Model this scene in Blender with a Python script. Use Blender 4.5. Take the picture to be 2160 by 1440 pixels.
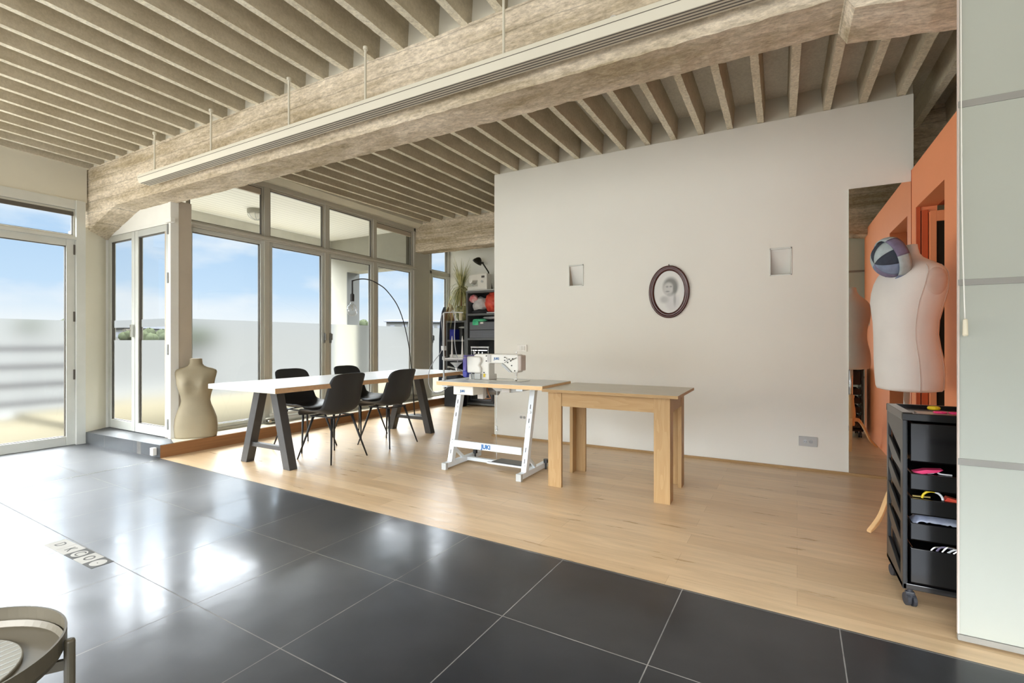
import bpy, math, random
from mathutils import Vector, Matrix, noise
random.seed(7)
for o in list(bpy.data.objects): bpy.data.objects.remove(o, do_unlink=True)
S = bpy.context.scene
COL = S.collection
R = math.radians

# ------------------------------------------------------------------ camera
cam = bpy.data.objects.new('camera', bpy.data.cameras.new('camera'))
COL.objects.link(cam)
cam.location = (0, 0, 1.14)
cam.rotation_euler = (R(90), 0, R(29.0))
cam.data.lens = 36 * 1021 / 2160
cam.data.sensor_width = 36
cam.data.clip_start = 0.05
cam.data.clip_end = 500
S.camera = cam

# ------------------------------------------------------------------ world
W = bpy.data.worlds.new('sky')
S.world = W
W.use_nodes = True
nt = W.node_tree
nt.nodes.clear()
def wn(t, **k):
    n = nt.nodes.new(t)
    for a, b in k.items(): setattr(n, a, b)
    return n
tc = wn('ShaderNodeTexCoord')
sep = wn('ShaderNodeSeparateXYZ'); nt.links.new(tc.outputs['Generated'], sep.inputs[0])
rmp = wn('ShaderNodeValToRGB'); nt.links.new(sep.outputs['Z'], rmp.inputs[0])
cr = rmp.color_ramp
cr.elements[0].position = 0.0; cr.elements[0].color = (.86, .90, .92, 1)
cr.elements[1].position = 1.0; cr.elements[1].color = (.95, .97, 1, 1)
for p, c in ((.035, (.84, .90, .95, 1)), (.09, (.56, .74, .94, 1)), (.17, (.47, .66, .90, 1)), (.24, (.48, .67, .90, 1)), (.34, (.93, .96, 1, 1))):
    e = cr.elements.new(p); e.color = c
mp = wn('ShaderNodeMapping'); mp.inputs['Scale'].default_value = (3.2, 3.2, 9)
nt.links.new(tc.outputs['Generated'], mp.inputs[0])
nz = wn('ShaderNodeTexNoise'); nz.inputs['Scale'].default_value = 1.3; nz.inputs['Detail'].default_value = 6
nt.links.new(mp.outputs[0], nz.inputs['Vector'])
nr = wn('ShaderNodeValToRGB'); nt.links.new(nz.outputs['Fac'], nr.inputs[0])
nr.color_ramp.elements[0].position = .47; nr.color_ramp.elements[1].position = .66
mx = wn('ShaderNodeMixRGB'); nt.links.new(nr.outputs[0], mx.inputs[0])
nt.links.new(rmp.outputs[0], mx.inputs[1]); mx.inputs[2].default_value = (.86, .91, .96, 1)
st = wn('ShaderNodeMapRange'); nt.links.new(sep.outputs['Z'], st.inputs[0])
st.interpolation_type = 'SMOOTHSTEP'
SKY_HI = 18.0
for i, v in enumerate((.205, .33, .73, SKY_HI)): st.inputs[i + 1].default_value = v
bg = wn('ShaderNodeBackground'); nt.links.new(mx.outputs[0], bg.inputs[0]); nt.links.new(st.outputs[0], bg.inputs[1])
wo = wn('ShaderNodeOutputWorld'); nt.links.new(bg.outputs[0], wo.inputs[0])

def area(name, loc, rot, sx, sy, power, col=(1, 1, 1)):
    l = bpy.data.lights.new(name, 'AREA'); l.shape = 'RECTANGLE'; l.size = sx; l.size_y = sy
    l.energy = power; l.color = col
    o = bpy.data.objects.new(name, l); COL.objects.link(o)
    o.location = loc; o.rotation_euler = [R(a) for a in rot]
    return o
# added fill lights out of view, standing in for windows behind and left
area('rear_fill_light', (-1.2, -3.3, 1.7), (108, 0, 0), 7.5, 1.8, 80, (1, .97, .93))
area('left_fill_light', (-6.6, -1.0, 1.2), (108, 0, -90), 4.4, 1.9, 105, (1, .98, .95))
S.view_settings.view_transform = 'Standard'
S.view_settings.look = 'None'
S.view_settings.gamma = 1
S.view_settings.exposure = 0.56
S.view_settings.use_curve_mapping = False

# ------------------------------------------------------------------ materials
MATS = {}
def newmat(name):
    m = bpy.data.materials.new(name); m.use_nodes = True
    t = m.node_tree; t.nodes.clear()
    out = t.nodes.new('ShaderNodeOutputMaterial')
    MATS[name] = m
    return m, t, out
def lin(c):
    return tuple(((v / 255) / 12.92 if v / 255 <= .04045 else ((v / 255 + .055) / 1.055) ** 2.4) for v in c) + (1,)
def N(t, typ, **k):
    n = t.nodes.new(typ)
    for a, b in k.items(): setattr(n, a, b)
    return n
def mat(name, rgb, rough=.5, metal=0, var=.06, scale=6, bump=0, bscale=40, spec=.5, stretch=None, detail=4, coat=0, rgb2=None, object_space=True, trans=0, alpha=1, lo=.3, hi=.7):
    """rgb is the sRGB colour of the thing; two tones of it are mixed by noise"""
    m, t, out = newmat(name)
    p = N(t, 'ShaderNodeBsdfPrincipled')
    c = lin(rgb)
    c2 = lin(rgb2) if rgb2 else tuple(min(1, v * (1 + var)) for v in c[:3]) + (1,)
    c1 = c if rgb2 else tuple(v * (1 - var) for v in c[:3]) + (1,)
    co = N(t, 'ShaderNodeTexCoord'); src = co.outputs['Object']
    if not object_space:
        g = N(t, 'ShaderNodeNewGeometry'); src = g.outputs['Position']
    mpn = N(t, 'ShaderNodeMapping'); t.links.new(src, mpn.inputs[0])
    if stretch: mpn.inputs['Scale'].default_value = stretch
    n = N(t, 'ShaderNodeTexNoise'); n.inputs['Scale'].default_value = scale; n.inputs['Detail'].default_value = detail
    t.links.new(mpn.outputs[0], n.inputs['Vector'])
    r = N(t, 'ShaderNodeValToRGB'); t.links.new(n.outputs['Fac'], r.inputs[0])
    r.color_ramp.elements[0].position = lo; r.color_ramp.elements[0].color = c1
    r.color_ramp.elements[1].position = hi; r.color_ramp.elements[1].color = c2
    t.links.new(r.outputs[0], p.inputs['Base Color'])
    p.inputs['Roughness'].default_value = rough; p.inputs['Metallic'].default_value = metal
    p.inputs['Specular IOR Level'].default_value = spec
    p.inputs['Coat Weight'].default_value = coat
    p.inputs['Transmission Weight'].default_value = trans
    p.inputs['Alpha'].default_value = alpha
    if bump:
        b = N(t, 'ShaderNodeBump'); b.inputs['Strength'].default_value = bump; b.inputs['Distance'].default_value = .01
        n2 = N(t, 'ShaderNodeTexNoise'); n2.inputs['Scale'].default_value = bscale; n2.inputs['Detail'].default_value = 5
        t.links.new(mpn.outputs[0], n2.inputs['Vector']); t.links.new(n2.outputs['Fac'], b.inputs['Height'])
        t.links.new(b.outputs[0], p.inputs['Normal'])
    t.links.new(p.outputs[0], out.inputs[0])
    return m

mat('wall_paint', (237, 235, 225), .85, var=.015, scale=1.2, bump=.05, bscale=60)
mat('white_paint', (232, 231, 224), .6, var=.02)
mat('frame_grey', (190, 186, 173), .45, var=.03, scale=3)
mat('frame_alu', (206, 207, 200), .35, var=.03, metal=.25)
mat('frame_dark', (84, 78, 70), .5)
mat('cream_paint', (214, 208, 190), .7, var=.03, scale=2)
mat('taupe_post', (190, 178, 160), .7, var=.05, scale=3)
mat('orange_paint', (248, 156, 104), .6, var=.02, scale=2)
mat('orange_deep', (200, 88, 42), .55, var=.03)
mat('black_gap', (22, 18, 16), .7)
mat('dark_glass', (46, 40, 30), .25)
mat('hinge_steel', (150, 150, 148), .35, metal=.8)
mat('steel', (196, 196, 192), .22, metal=1)
mat('chrome', (222, 222, 224), .08, metal=1)
mat('black_metal', (44, 43, 42), .42, var=.1, metal=.4)
mat('black_plastic', (38, 39, 40), .3, var=.1, spec=.5)
mat('gloss_black', (20, 20, 22), .18, var=.1, spec=.6)
mat('chair_shell', (38, 39, 40), .5, var=.08, bump=.03, bscale=300)
mat('charcoal_leg', (70, 68, 66), .45, var=.06, metal=.3)
mat('table_white', (190, 188, 182), .42, var=.02, spec=.5)
mat('table_edge_oak', (196, 158, 118), .5, var=.08, stretch=(1, 12, 12), scale=3)
mat('table_edge_pale', (222, 212, 190), .5, var=.04, stretch=(1, 12, 12), scale=3)
mat('sew_top', (222, 224, 218), .3, spec=.8, var=.04, scale=8)
mat('sew_edge', (230, 192, 140), .5, var=.08, stretch=(2, 12, 12), scale=3)
mat('machine_white', (236, 233, 224), .3, var=.02)
mat('frame_white', (226, 232, 236), .35, var=.02)
mat('machine_blue', (120, 112, 190), .35, var=.04)
mat('machine_deepblue', (44, 52, 160), .35, var=.04)
mat('brand_blue', (48, 108, 166), .5, var=.02)
mat('plastic_grey', (186, 188, 186), .4)
mat('pale_stone', (206, 202, 196), .5)
mat('linen', (222, 217, 211), .9, var=.03, bump=.12, bscale=400)
mat('linen_seam', (206, 192, 182), .9, var=.03)
mat('form_cream', (150, 138, 112), .75, var=.05, scale=5, bump=.08, bscale=120)
mat('beech', (228, 186, 132), .4, var=.08, stretch=(8, 8, 1), scale=3)
mat('plant_green', (168, 166, 104), .6, rgb2=(226, 216, 160), scale=9)
mat('plant_dark', (104, 112, 66), .6, rgb2=(160, 158, 98), scale=9)
mat('pot_glaze', (70, 82, 52), .3, rgb2=(176, 168, 112), scale=22)
mat('candle_wax', (226, 216, 190), .6)
mat('red_plastic', (206, 38, 34), .4, rgb2=(226, 100, 72), scale=14)
mat('white_bag', (206, 204, 204), .5, var=.12, scale=14, bump=.5, bscale=14)
mat('pink_red', (214, 60, 76), .5, rgb2=(240, 220, 220), scale=9)
mat('dark_cloth', (44, 46, 50), .9, var=.3, scale=10, bump=.4, bscale=20)
mat('green_cloth', (40, 180, 124), .8, rgb2=(110, 216, 168), scale=18)
mat('crate_grey', (104, 106, 112), .4, var=.08, stretch=(1, 1, 14), scale=6)
mat('shelf_grey', (96, 98, 98), .5, var=.08)
mat('shelf_black', (34, 37, 40), .5, var=.1)
mat('coat_grey', (96, 92, 84), .95, rgb2=(140, 96, 66), scale=4, bump=.4, bscale=12)
mat('coat_blue', (70, 80, 96), .95, var=.2)
mat('brown_leather', (150, 104, 70), .6, var=.15)
mat('lamp_green', (52, 50, 40), .35, metal=.5)
mat('brass', (160, 140, 84), .35, metal=.8)
mat('tray_taupe', (98, 91, 76), .4, var=.03, metal=.2)
mat('tray_leather', (146, 143, 132), .7, var=.05)
mat('step_oak', (146, 102, 64), .45, var=.12, stretch=(1, .5, 14), scale=4, spec=.3)
mat('sill_stone', (214, 206, 186), .5, var=.04)
mat('oval_frame', (74, 32, 26), .25, var=.2, scale=20, spec=.7)
mat('denim_light', (170, 182, 184), .9, var=.1, scale=30, bump=.2, bscale=200)
mat('denim_mid', (122, 134, 158), .9, var=.14, scale=30, bump=.2, bscale=200)
mat('denim_dark', (54, 60, 72), .9, var=.14, scale=30, bump=.2, bscale=200)
mat('denim_violet', (120, 112, 138), .9, var=.14, scale=30, bump=.2, bscale=200)
mat('pink_handle', (222, 52, 110), .35)
mat('yellow_tape', (226, 196, 30), .5)
mat('white_tape', (230, 230, 234), .5)
mat('clear_bag', (116, 122, 142), .25, rgb2=(176, 182, 198), scale=10, bump=.6, bscale=14)
mat('ext_white', (158, 155, 144), .8, spec=.05, var=.03)
mat('ext_grey', (100, 101, 99), .8, var=.04)
mat('rail_grey', (58, 56, 60), .7, spec=0)
mat('fascia_cream', (206, 203, 192), .8)
mat('ext_floor', (82, 77, 64), .8, spec=0, var=.05, scale=2)
mat('tree_green', (44, 48, 36), .9, spec=0, var=.3, scale=.8)
mat('far_wall', (74, 74, 72), .8, spec=0)
mat('roof_far', (84, 86, 90), .8, spec=0)
mat('ground_far', (80, 80, 78), .9, spec=0, var=.1, scale=.05)
mat('batten_grey', (146, 143, 136), .5)
mat('sticker_pale', (158, 156, 150), .8, spec=.1)
mat('sticker_grey', (84, 84, 82), .8, spec=.1)
mat('metal_strip', (190, 190, 186), .25, metal=.9)
mat('blue_box', (60, 110, 170), .6)
mat('paper_white', (232, 232, 228), .7)
mat('rubber', (50, 52, 58), .5)
mat('cable_grey', (150, 152, 156), .4)

def concrete(name, rgb, rgb2, speck=.5, boards=True, bumpk=.6):
    m, t, out = newmat(name)
    p = N(t, 'ShaderNodeBsdfPrincipled'); p.inputs['Roughness'].default_value = .95; p.inputs['Specular IOR Level'].default_value = .2
    g = N(t, 'ShaderNodeNewGeometry'); P = g.outputs['Position']
    n1 = N(t, 'ShaderNodeTexNoise'); n1.inputs['Scale'].default_value = 2.2; n1.inputs['Detail'].default_value = 12; n1.inputs['Roughness'].default_value = .72
    mpp = N(t, 'ShaderNodeMapping'); mpp.inputs['Scale'].default_value = (.35, 1, 3.2) if boards else (1, 1, 2.5); t.links.new(P, mpp.inputs[0]); t.links.new(mpp.outputs[0], n1.inputs['Vector'])
    r1 = N(t, 'ShaderNodeValToRGB'); t.links.new(n1.outputs['Fac'], r1.inputs[0])
    r1.color_ramp.elements[0].position = .38; r1.color_ramp.elements[0].color = lin(rgb)
    r1.color_ramp.elements[1].position = .62; r1.color_ramp.elements[1].color = lin(rgb2)
    n2 = N(t, 'ShaderNodeTexNoise'); n2.inputs['Scale'].default_value = 48; n2.inputs['Detail'].default_value = 8; n2.inputs['Roughness'].default_value = .75
    mp2 = N(t, 'ShaderNodeMapping'); mp2.inputs['Scale'].default_value = (.45, 1, 1.2) if boards else (1, 1, 1); t.links.new(P, mp2.inputs[0]); t.links.new(mp2.outputs[0], n2.inputs['Vector'])
    r2 = N(t, 'ShaderNodeValToRGB'); t.links.new(n2.outputs['Fac'], r2.inputs[0])
    r2.color_ramp.elements[0].position = .34; r2.color_ramp.elements[0].color = (.42, .38, .32, 1)
    r2.color_ramp.elements[1].position = .62; r2.color_ramp.elements[1].color = (1.22, 1.2, 1.15, 1)
    mu = N(t, 'ShaderNodeMixRGB', blend_type='MULTIPLY'); mu.inputs[0].default_value = speck
    t.links.new(r1.outputs[0], mu.inputs[1]); t.links.new(r2.outputs[0], mu.inputs[2])
    last = mu.outputs[0]
    h = N(t, 'ShaderNodeMath', operation='MULTIPLY_ADD'); t.links.new(n2.outputs['Fac'], h.inputs[0]); h.inputs[1].default_value = 1.0
    t.links.new(n1.outputs['Fac'], h.inputs[2]); hh = h.outputs[0]
    if boards:
        # board-marked joints, wobbling with noise
        s = N(t, 'ShaderNodeSeparateXYZ'); t.links.new(P, s.inputs[0])
        n3 = N(t, 'ShaderNodeTexNoise'); n3.inputs['Scale'].default_value = 1.1; n3.inputs['Detail'].default_value = 5; t.links.new(P, n3.inputs['Vector'])
        a = N(t, 'ShaderNodeMath', operation='MULTIPLY_ADD'); t.links.new(n3.outputs['Fac'], a.inputs[0]); a.inputs[1].default_value = .05
        t.links.new(s.outputs['Z'], a.inputs[2])
        b = N(t, 'ShaderNodeMath', operation='PINGPONG'); t.links.new(a.outputs[0], b.inputs[0]); b.inputs[1].default_value = .062
        c = N(t, 'ShaderNodeMapRange'); t.links.new(b.outputs[0], c.inputs[0])
        for i, v in enumerate((0, .006, 0, 1)): c.inputs[i + 1].default_value = v
        mu2 = N(t, 'ShaderNodeMixRGB', blend_type='MULTIPLY'); mu2.inputs[0].default_value = .35
        t.links.new(last, mu2.inputs[1]); t.links.new(c.outputs[0], mu2.inputs[2]); last = mu2.outputs[0]
        h2 = N(t, 'ShaderNodeMath', operation='MULTIPLY_ADD'); t.links.new(c.outputs[0], h2.inputs[0]); h2.inputs[1].default_value = .35
        t.links.new(hh, h2.inputs[2]); hh = h2.outputs[0]
    bp = N(t, 'ShaderNodeBump'); bp.inputs['Strength'].default_value = bumpk; bp.inputs['Distance'].default_value = .012
    t.links.new(hh, bp.inputs['Height']); t.links.new(bp.outputs[0], p.inputs['Normal'])
    t.links.new(last, p.inputs['Base Color']); t.links.new(p.outputs[0], out.inputs[0])
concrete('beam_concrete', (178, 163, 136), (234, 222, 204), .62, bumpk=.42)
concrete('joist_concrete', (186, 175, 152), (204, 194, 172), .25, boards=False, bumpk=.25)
concrete('joist_gritty_lit', (216, 208, 186), (238, 232, 214), .5, boards=False, bumpk=.6)
concrete('slab_concrete', (212, 208, 196), (224, 220, 208), .25, boards=False, bumpk=.2)

def tile_mat():
    m, t, out = newmat('black_tile')
    g = N(t, 'ShaderNodeNewGeometry')
    mpp = N(t, 'ShaderNodeMapping'); mpp.vector_type = 'POINT'
    a = R(1.5)
    # rotate world by +a about z then shift so that a joint crossing lies at (-2.225, 1.171)
    ox, oy = -2.225, 1.171
    mpp.inputs['Rotation'].default_value = (0, 0, a)
    mpp.inputs['Location'].default_value = (-(ox * math.cos(a) - oy * math.sin(a)) + 12, -(ox * math.sin(a) + oy * math.cos(a)) + 12, 0)
    t.links.new(g.outputs['Position'], mpp.inputs[0])
    br = N(t, 'ShaderNodeTexBrick'); br.offset = 0; br.squash = 1
    br.inputs['Scale'].default_value = 1; br.inputs['Brick Width'].default_value = .6; br.inputs['Row Height'].default_value = .6
    br.inputs['Mortar Size'].default_value = .0021; br.inputs['Mortar Smooth'].default_value = 0; br.inputs['Bias'].default_value = 0
    br.inputs['Color1'].default_value = (.006, .0065, .008, 1); br.inputs['Color2'].default_value = (.010, .0095, .0095, 1)
    br.inputs['Mortar'].default_value = (.13, .125, .115, 1)
    t.links.new(mpp.outputs[0], br.inputs['Vector'])
    n = N(t, 'ShaderNodeTexNoise'); n.inputs['Scale'].default_value = 2.2; n.inputs['Detail'].default_value = 7; n.inputs['Roughness'].default_value = .65
    t.links.new(g.outputs['Position'], n.inputs['Vector'])
    rr = N(t, 'ShaderNodeMapRange'); t.links.new(n.outputs['Fac'], rr.inputs[0])
    for i, v in enumerate((.3, .7, .10, .27)): rr.inputs[i + 1].default_value = v
    dif = N(t, 'ShaderNodeBsdfDiffuse'); dif.inputs['Roughness'].default_value = .5
    mm = N(t, 'ShaderNodeMixRGB', blend_type='MULTIPLY'); mm.inputs[0].default_value = 1
    r2 = N(t, 'ShaderNodeValToRGB'); t.links.new(n.outputs['Fac'], r2.inputs[0])
    r2.color_ramp.elements[0].position = .3; r2.color_ramp.elements[0].color = (.55, .56, .6, 1)
    r2.color_ramp.elements[1].position = .75; r2.color_ramp.elements[1].color = (2.3, 2.25, 2.2, 1)
    t.links.new(br.outputs['Color'], mm.inputs[1]); t.links.new(r2.outputs[0], mm.inputs[2]); t.links.new(mm.outputs[0], dif.inputs['Color'])
    gl = N(t, 'ShaderNodeBsdfGlossy'); gl.inputs['Color'].default_value = (.95, .97, 1, 1); t.links.new(rr.outputs[0], gl.inputs['Roughness'])
    bp = N(t, 'ShaderNodeBump'); bp.inputs['Strength'].default_value = .05; bp.inputs['Distance'].default_value = .01
    n5 = N(t, 'ShaderNodeTexNoise'); n5.inputs['Scale'].default_value = 9; n5.inputs['Detail'].default_value = 3
    t.links.new(g.outputs['Position'], n5.inputs['Vector']); t.links.new(n5.outputs['Fac'], bp.inputs['Height'])
    t.links.new(bp.outputs[0], gl.inputs['Normal'])
    g2 = N(t, 'ShaderNodeBsdfGlossy'); g2.inputs['Color'].default_value = (.95, .97, 1, 1); g2.inputs['Roughness'].default_value = .5
    gm = N(t, 'ShaderNodeMixShader'); gm.inputs[0].default_value = .6; t.links.new(gl.outputs[0], gm.inputs[1]); t.links.new(g2.outputs[0], gm.inputs[2]); gl = gm
    lw = N(t, 'ShaderNodeLayerWeight'); lw.inputs['Blend'].default_value = .5
    fr = N(t, 'ShaderNodeValToRGB'); t.links.new(lw.outputs['Facing'], fr.inputs[0])
    fr.color_ramp.elements[0].position = 0; fr.color_ramp.elements[0].color = (.04, .04, .04, 1)
    fr.color_ramp.elements[1].position = 1; fr.color_ramp.elements[1].color = (1, 1, 1, 1)
    for p_, v in ((.42, .07), (.48, .105), (.56, .13), (.60, .18), (.64, .20), (.72, .195 + .005), (.80, .205), (.87, .28)):
        e = fr.color_ramp.elements.new(p_); e.color = (v, v, v, 1)
    # joints reflect less
    fm = N(t, 'ShaderNodeMath', operation='MULTIPLY'); t.links.new(fr.outputs[0], fm.inputs[0])
    inv = N(t, 'ShaderNodeMapRange'); t.links.new(br.outputs['Fac'], inv.inputs[0])
    for i, v in enumerate((0, 1, 1, .12)): inv.inputs[i + 1].default_value = v
    t.links.new(inv.outputs[0], fm.inputs[1])
    ms = N(t, 'ShaderNodeMixShader'); t.links.new(fm.outputs[0], ms.inputs[0]); t.links.new(dif.outputs[0], ms.inputs[1]); t.links.new(gl.outputs[0], ms.inputs[2])
    t.links.new(ms.outputs[0], out.inputs[0])
tile_mat()

def wood_floor():
    m, t, out = newmat('oak_floor')
    g = N(t, 'ShaderNodeNewGeometry')
    mpp = N(t, 'ShaderNodeMapping'); mpp.inputs['Rotation'].default_value = (0, 0, R(1.5)); mpp.inputs['Location'].default_value = (20, 20.05, 0)
    t.links.new(g.outputs['Position'], mpp.inputs[0])
    br = N(t, 'ShaderNodeTexBrick'); br.offset = .43; br.offset_frequency = 2
    br.inputs['Scale'].default_value = 1; br.inputs['Brick Width'].default_value = 1.25; br.inputs['Row Height'].default_value = .145
    br.inputs['Mortar Size'].default_value = .0009; br.inputs['Mortar Smooth'].default_value = .3; br.inputs['Bias'].default_value = 0
    br.inputs['Color1'].default_value = lin((196, 168, 132)); br.inputs['Color2'].default_value = lin((212, 186, 150)); br.inputs['Mortar'].default_value = lin((168, 138, 104))
    t.links.new(mpp.outputs[0], br.inputs['Vector'])
    m2 = N(t, 'ShaderNodeMapping'); m2.inputs['Scale'].default_value = (1.1, 9, 1); t.links.new(mpp.outputs[0], m2.inputs[0])
    n = N(t, 'ShaderNodeTexNoise'); n.inputs['Scale'].default_value = 2.6; n.inputs['Detail'].default_value = 8; n.inputs['Roughness'].default_value = .6
    t.links.new(m2.outputs[0], n.inputs['Vector'])
    r2 = N(t, 'ShaderNodeValToRGB'); t.links.new(n.outputs['Fac'], r2.inputs[0])
    r2.color_ramp.elements[0].position = .3; r2.color_ramp.elements[0].color = (.78, .74, .68, 1)
    r2.color_ramp.elements[1].position = .7; r2.color_ramp.elements[1].color = (1.1, 1.09, 1.07, 1)
    mm = N(t, 'ShaderNodeMixRGB', blend_type='MULTIPLY'); mm.inputs[0].default_value = .8
    t.links.new(br.outputs['Color'], mm.inputs[1]); t.links.new(r2.outputs[0], mm.inputs[2])
    p = N(t, 'ShaderNodeBsdfPrincipled'); t.links.new(mm.outputs[0], p.inputs['Base Color'])
    rr = N(t, 'ShaderNodeMapRange'); t.links.new(n.outputs['Fac'], rr.inputs[0])
    for i, v in enumerate((.3, .7, .26, .4)): rr.inputs[i + 1].default_value = v
    t.links.new(rr.outputs[0], p.inputs['Roughness']); p.inputs['Specular IOR Level'].default_value = .55
    t.links.new(p.outputs[0], out.inputs[0])
wood_floor()

def oak(name, axis, rgb, rgb2):
    """veneer with growth-ring figure running along axis (0 x, 1 y, 2 z)"""
    m, t, out = newmat(name)
    p = N(t, 'ShaderNodeBsdfPrincipled'); p.inputs['Roughness'].default_value = .5; p.inputs['Specular IOR Level'].default_value = .3
    g = N(t, 'ShaderNodeNewGeometry'); mpp = N(t, 'ShaderNodeMapping')
    sc = [11, 11, 11]; sc[axis] = 1.1; mpp.inputs['Scale'].default_value = sc
    t.links.new(g.outputs['Position'], mpp.inputs[0])
    n = N(t, 'ShaderNodeTexNoise'); n.inputs['Scale'].default_value = 1; n.inputs['Detail'].default_value = 3; t.links.new(mpp.outputs[0], n.inputs['Vector'])
    w = N(t, 'ShaderNodeMath', operation='MULTIPLY'); t.links.new(n.outputs['Fac'], w.inputs[0]); w.inputs[1].default_value = 9
    f = N(t, 'ShaderNodeMath', operation='FRACT'); t.links.new(w.outputs[0], f.inputs[0])
    r = N(t, 'ShaderNodeValToRGB'); t.links.new(f.outputs[0], r.inputs[0])
    r.color_ramp.elements[0].color = lin(rgb); r.color_ramp.elements[1].color = lin(rgb2)
    e = r.color_ramp.elements.new(.85); e.color = lin(rgb2)
    t.links.new(r.outputs[0], p.inputs['Base Color']); t.links.new(p.outputs[0], out.inputs[0])
oak('oak_x', 0, (178, 146, 102), (170, 136, 92)); oak('oak_z', 2, (180, 148, 104), (172, 138, 94))
oak('oak_top', 0, (214, 206, 184), (204, 194, 168))
MATS['oak_top'].node_tree.nodes['Principled BSDF'].inputs['Roughness'].default_value = .3
MATS['oak_top'].node_tree.nodes['Principled BSDF'].inputs['Specular IOR Level'].default_value = .9

def glass():
    m, t, out = newmat('pane_glass')
    tr = N(t, 'ShaderNodeBsdfTransparent'); gl = N(t, 'ShaderNodeBsdfGlossy'); gl.inputs['Roughness'].default_value = .01
    fr = N(t, 'ShaderNodeFresnel'); fr.inputs[0].default_value = 1.35
    tr.inputs[0].default_value = (.97, .99, .98, 1)
    ms = N(t, 'ShaderNodeMixShader'); t.links.new(fr.outputs[0], ms.inputs[0]); t.links.new(tr.outputs[0], ms.inputs[1]); t.links.new(gl.outputs[0], ms.inputs[2])
    t.links.new(ms.outputs[0], out.inputs[0])
glass()
def film():
    m, t, out = newmat('frosted_film')
    tl = N(t, 'ShaderNodeBsdfTranslucent'); tl.inputs[0].default_value = (.07, .07, .065, 1)
    tr = N(t, 'ShaderNodeBsdfTransparent'); tr.inputs[0].default_value = (.95, .95, .93, 1)
    rf = N(t, 'ShaderNodeBsdfRefraction'); rf.inputs['Color'].default_value = (.97, .96, .93, 1); rf.inputs['IOR'].default_value = 1.12; rf.inputs['Roughness'].default_value = .38
    ms = N(t, 'ShaderNodeMixShader'); ms.inputs[0].default_value = FILM_MIX
    t.links.new(tl.outputs[0], ms.inputs[1]); t.links.new(rf.outputs[0], ms.inputs[2])
    t.links.new(ms.outputs[0], out.inputs[0])
FILM_MIX = .75
film()
def blind_cloth():
    m, t, out = newmat('blind_cloth')
    tl = N(t, 'ShaderNodeBsdfTranslucent'); tl.inputs[0].default_value = lin((206, 210, 200))
    d = N(t, 'ShaderNodeBsdfPrincipled'); d.inputs['Roughness'].default_value = .7
    g = N(t, 'ShaderNodeNewGeometry'); n = N(t, 'ShaderNodeTexNoise'); n.inputs['Scale'].default_value = 1.4; n.inputs['Detail'].default_value = 2
    t.links.new(g.outputs['Position'], n.inputs['Vector'])
    r = N(t, 'ShaderNodeValToRGB'); t.links.new(n.outputs['Fac'], r.inputs[0])
    r.color_ramp.elements[0].color = lin((196, 199, 186)); r.color_ramp.elements[1].color = lin((206, 209, 200))
    t.links.new(r.outputs[0], d.inputs['Base Color'])
    ms = N(t, 'ShaderNodeMixShader'); ms.inputs[0].default_value = .3
    t.links.new(d.outputs[0], ms.inputs[1]); t.links.new(tl.outputs[0], ms.inputs[2]); t.links.new(ms.outputs[0], out.inputs[0])
blind_cloth()
def mirror():
    m, t, out = newmat('mirror_glass')
    gl = N(t, 'ShaderNodeBsdfGlossy'); gl.inputs['Color'].default_value = (.86, .88, .86, 1); gl.inputs['Roughness'].default_value = 0
    t.links.new(gl.outputs[0], out.inputs[0])
mirror()
def bulb():
    m, t, out = newmat('bulb_glass')
    tr = N(t, 'ShaderNodeBsdfTransparent'); gl = N(t, 'ShaderNodeBsdfGlossy'); gl.inputs['Roughness'].default_value = .02
    lw = N(t, 'ShaderNodeLayerWeight'); lw.inputs['Blend'].default_value = .25
    ms = N(t, 'ShaderNodeMixShader'); t.links.new(lw.outputs['Facing'], ms.inputs[0]); t.links.new(tr.outputs[0], ms.inputs[1]); t.links.new(gl.outputs[0], ms.inputs[2])
    t.links.new(ms.outputs[0], out.inputs[0])
bulb()
def soffit():
    m, t, out = newmat('soffit_planks')
    p = N(t, 'ShaderNodeBsdfPrincipled'); p.inputs['Roughness'].default_value = .7
    g = N(t, 'ShaderNodeNewGeometry'); s = N(t, 'ShaderNodeSeparateXYZ'); t.links.new(g.outputs['Position'], s.inputs[0])
    b = N(t, 'ShaderNodeMath', operation='PINGPONG'); t.links.new(s.outputs['X'], b.inputs[0]); b.inputs[1].default_value = .055
    r = N(t, 'ShaderNodeMapRange'); t.links.new(b.outputs[0], r.inputs[0])
    for i, v in enumerate((0, .008, .55, 1)): r.inputs[i + 1].default_value = v
    mm = N(t, 'ShaderNodeMixRGB', blend_type='MULTIPLY'); mm.inputs[0].default_value = 1; mm.inputs[1].default_value = lin((248, 246, 240))
    t.links.new(r.outputs[0], mm.inputs[2]); t.links.new(mm.outputs[0], p.inputs['Base Color']); t.links.new(p.outputs[0], out.inputs[0])
soffit()
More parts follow.
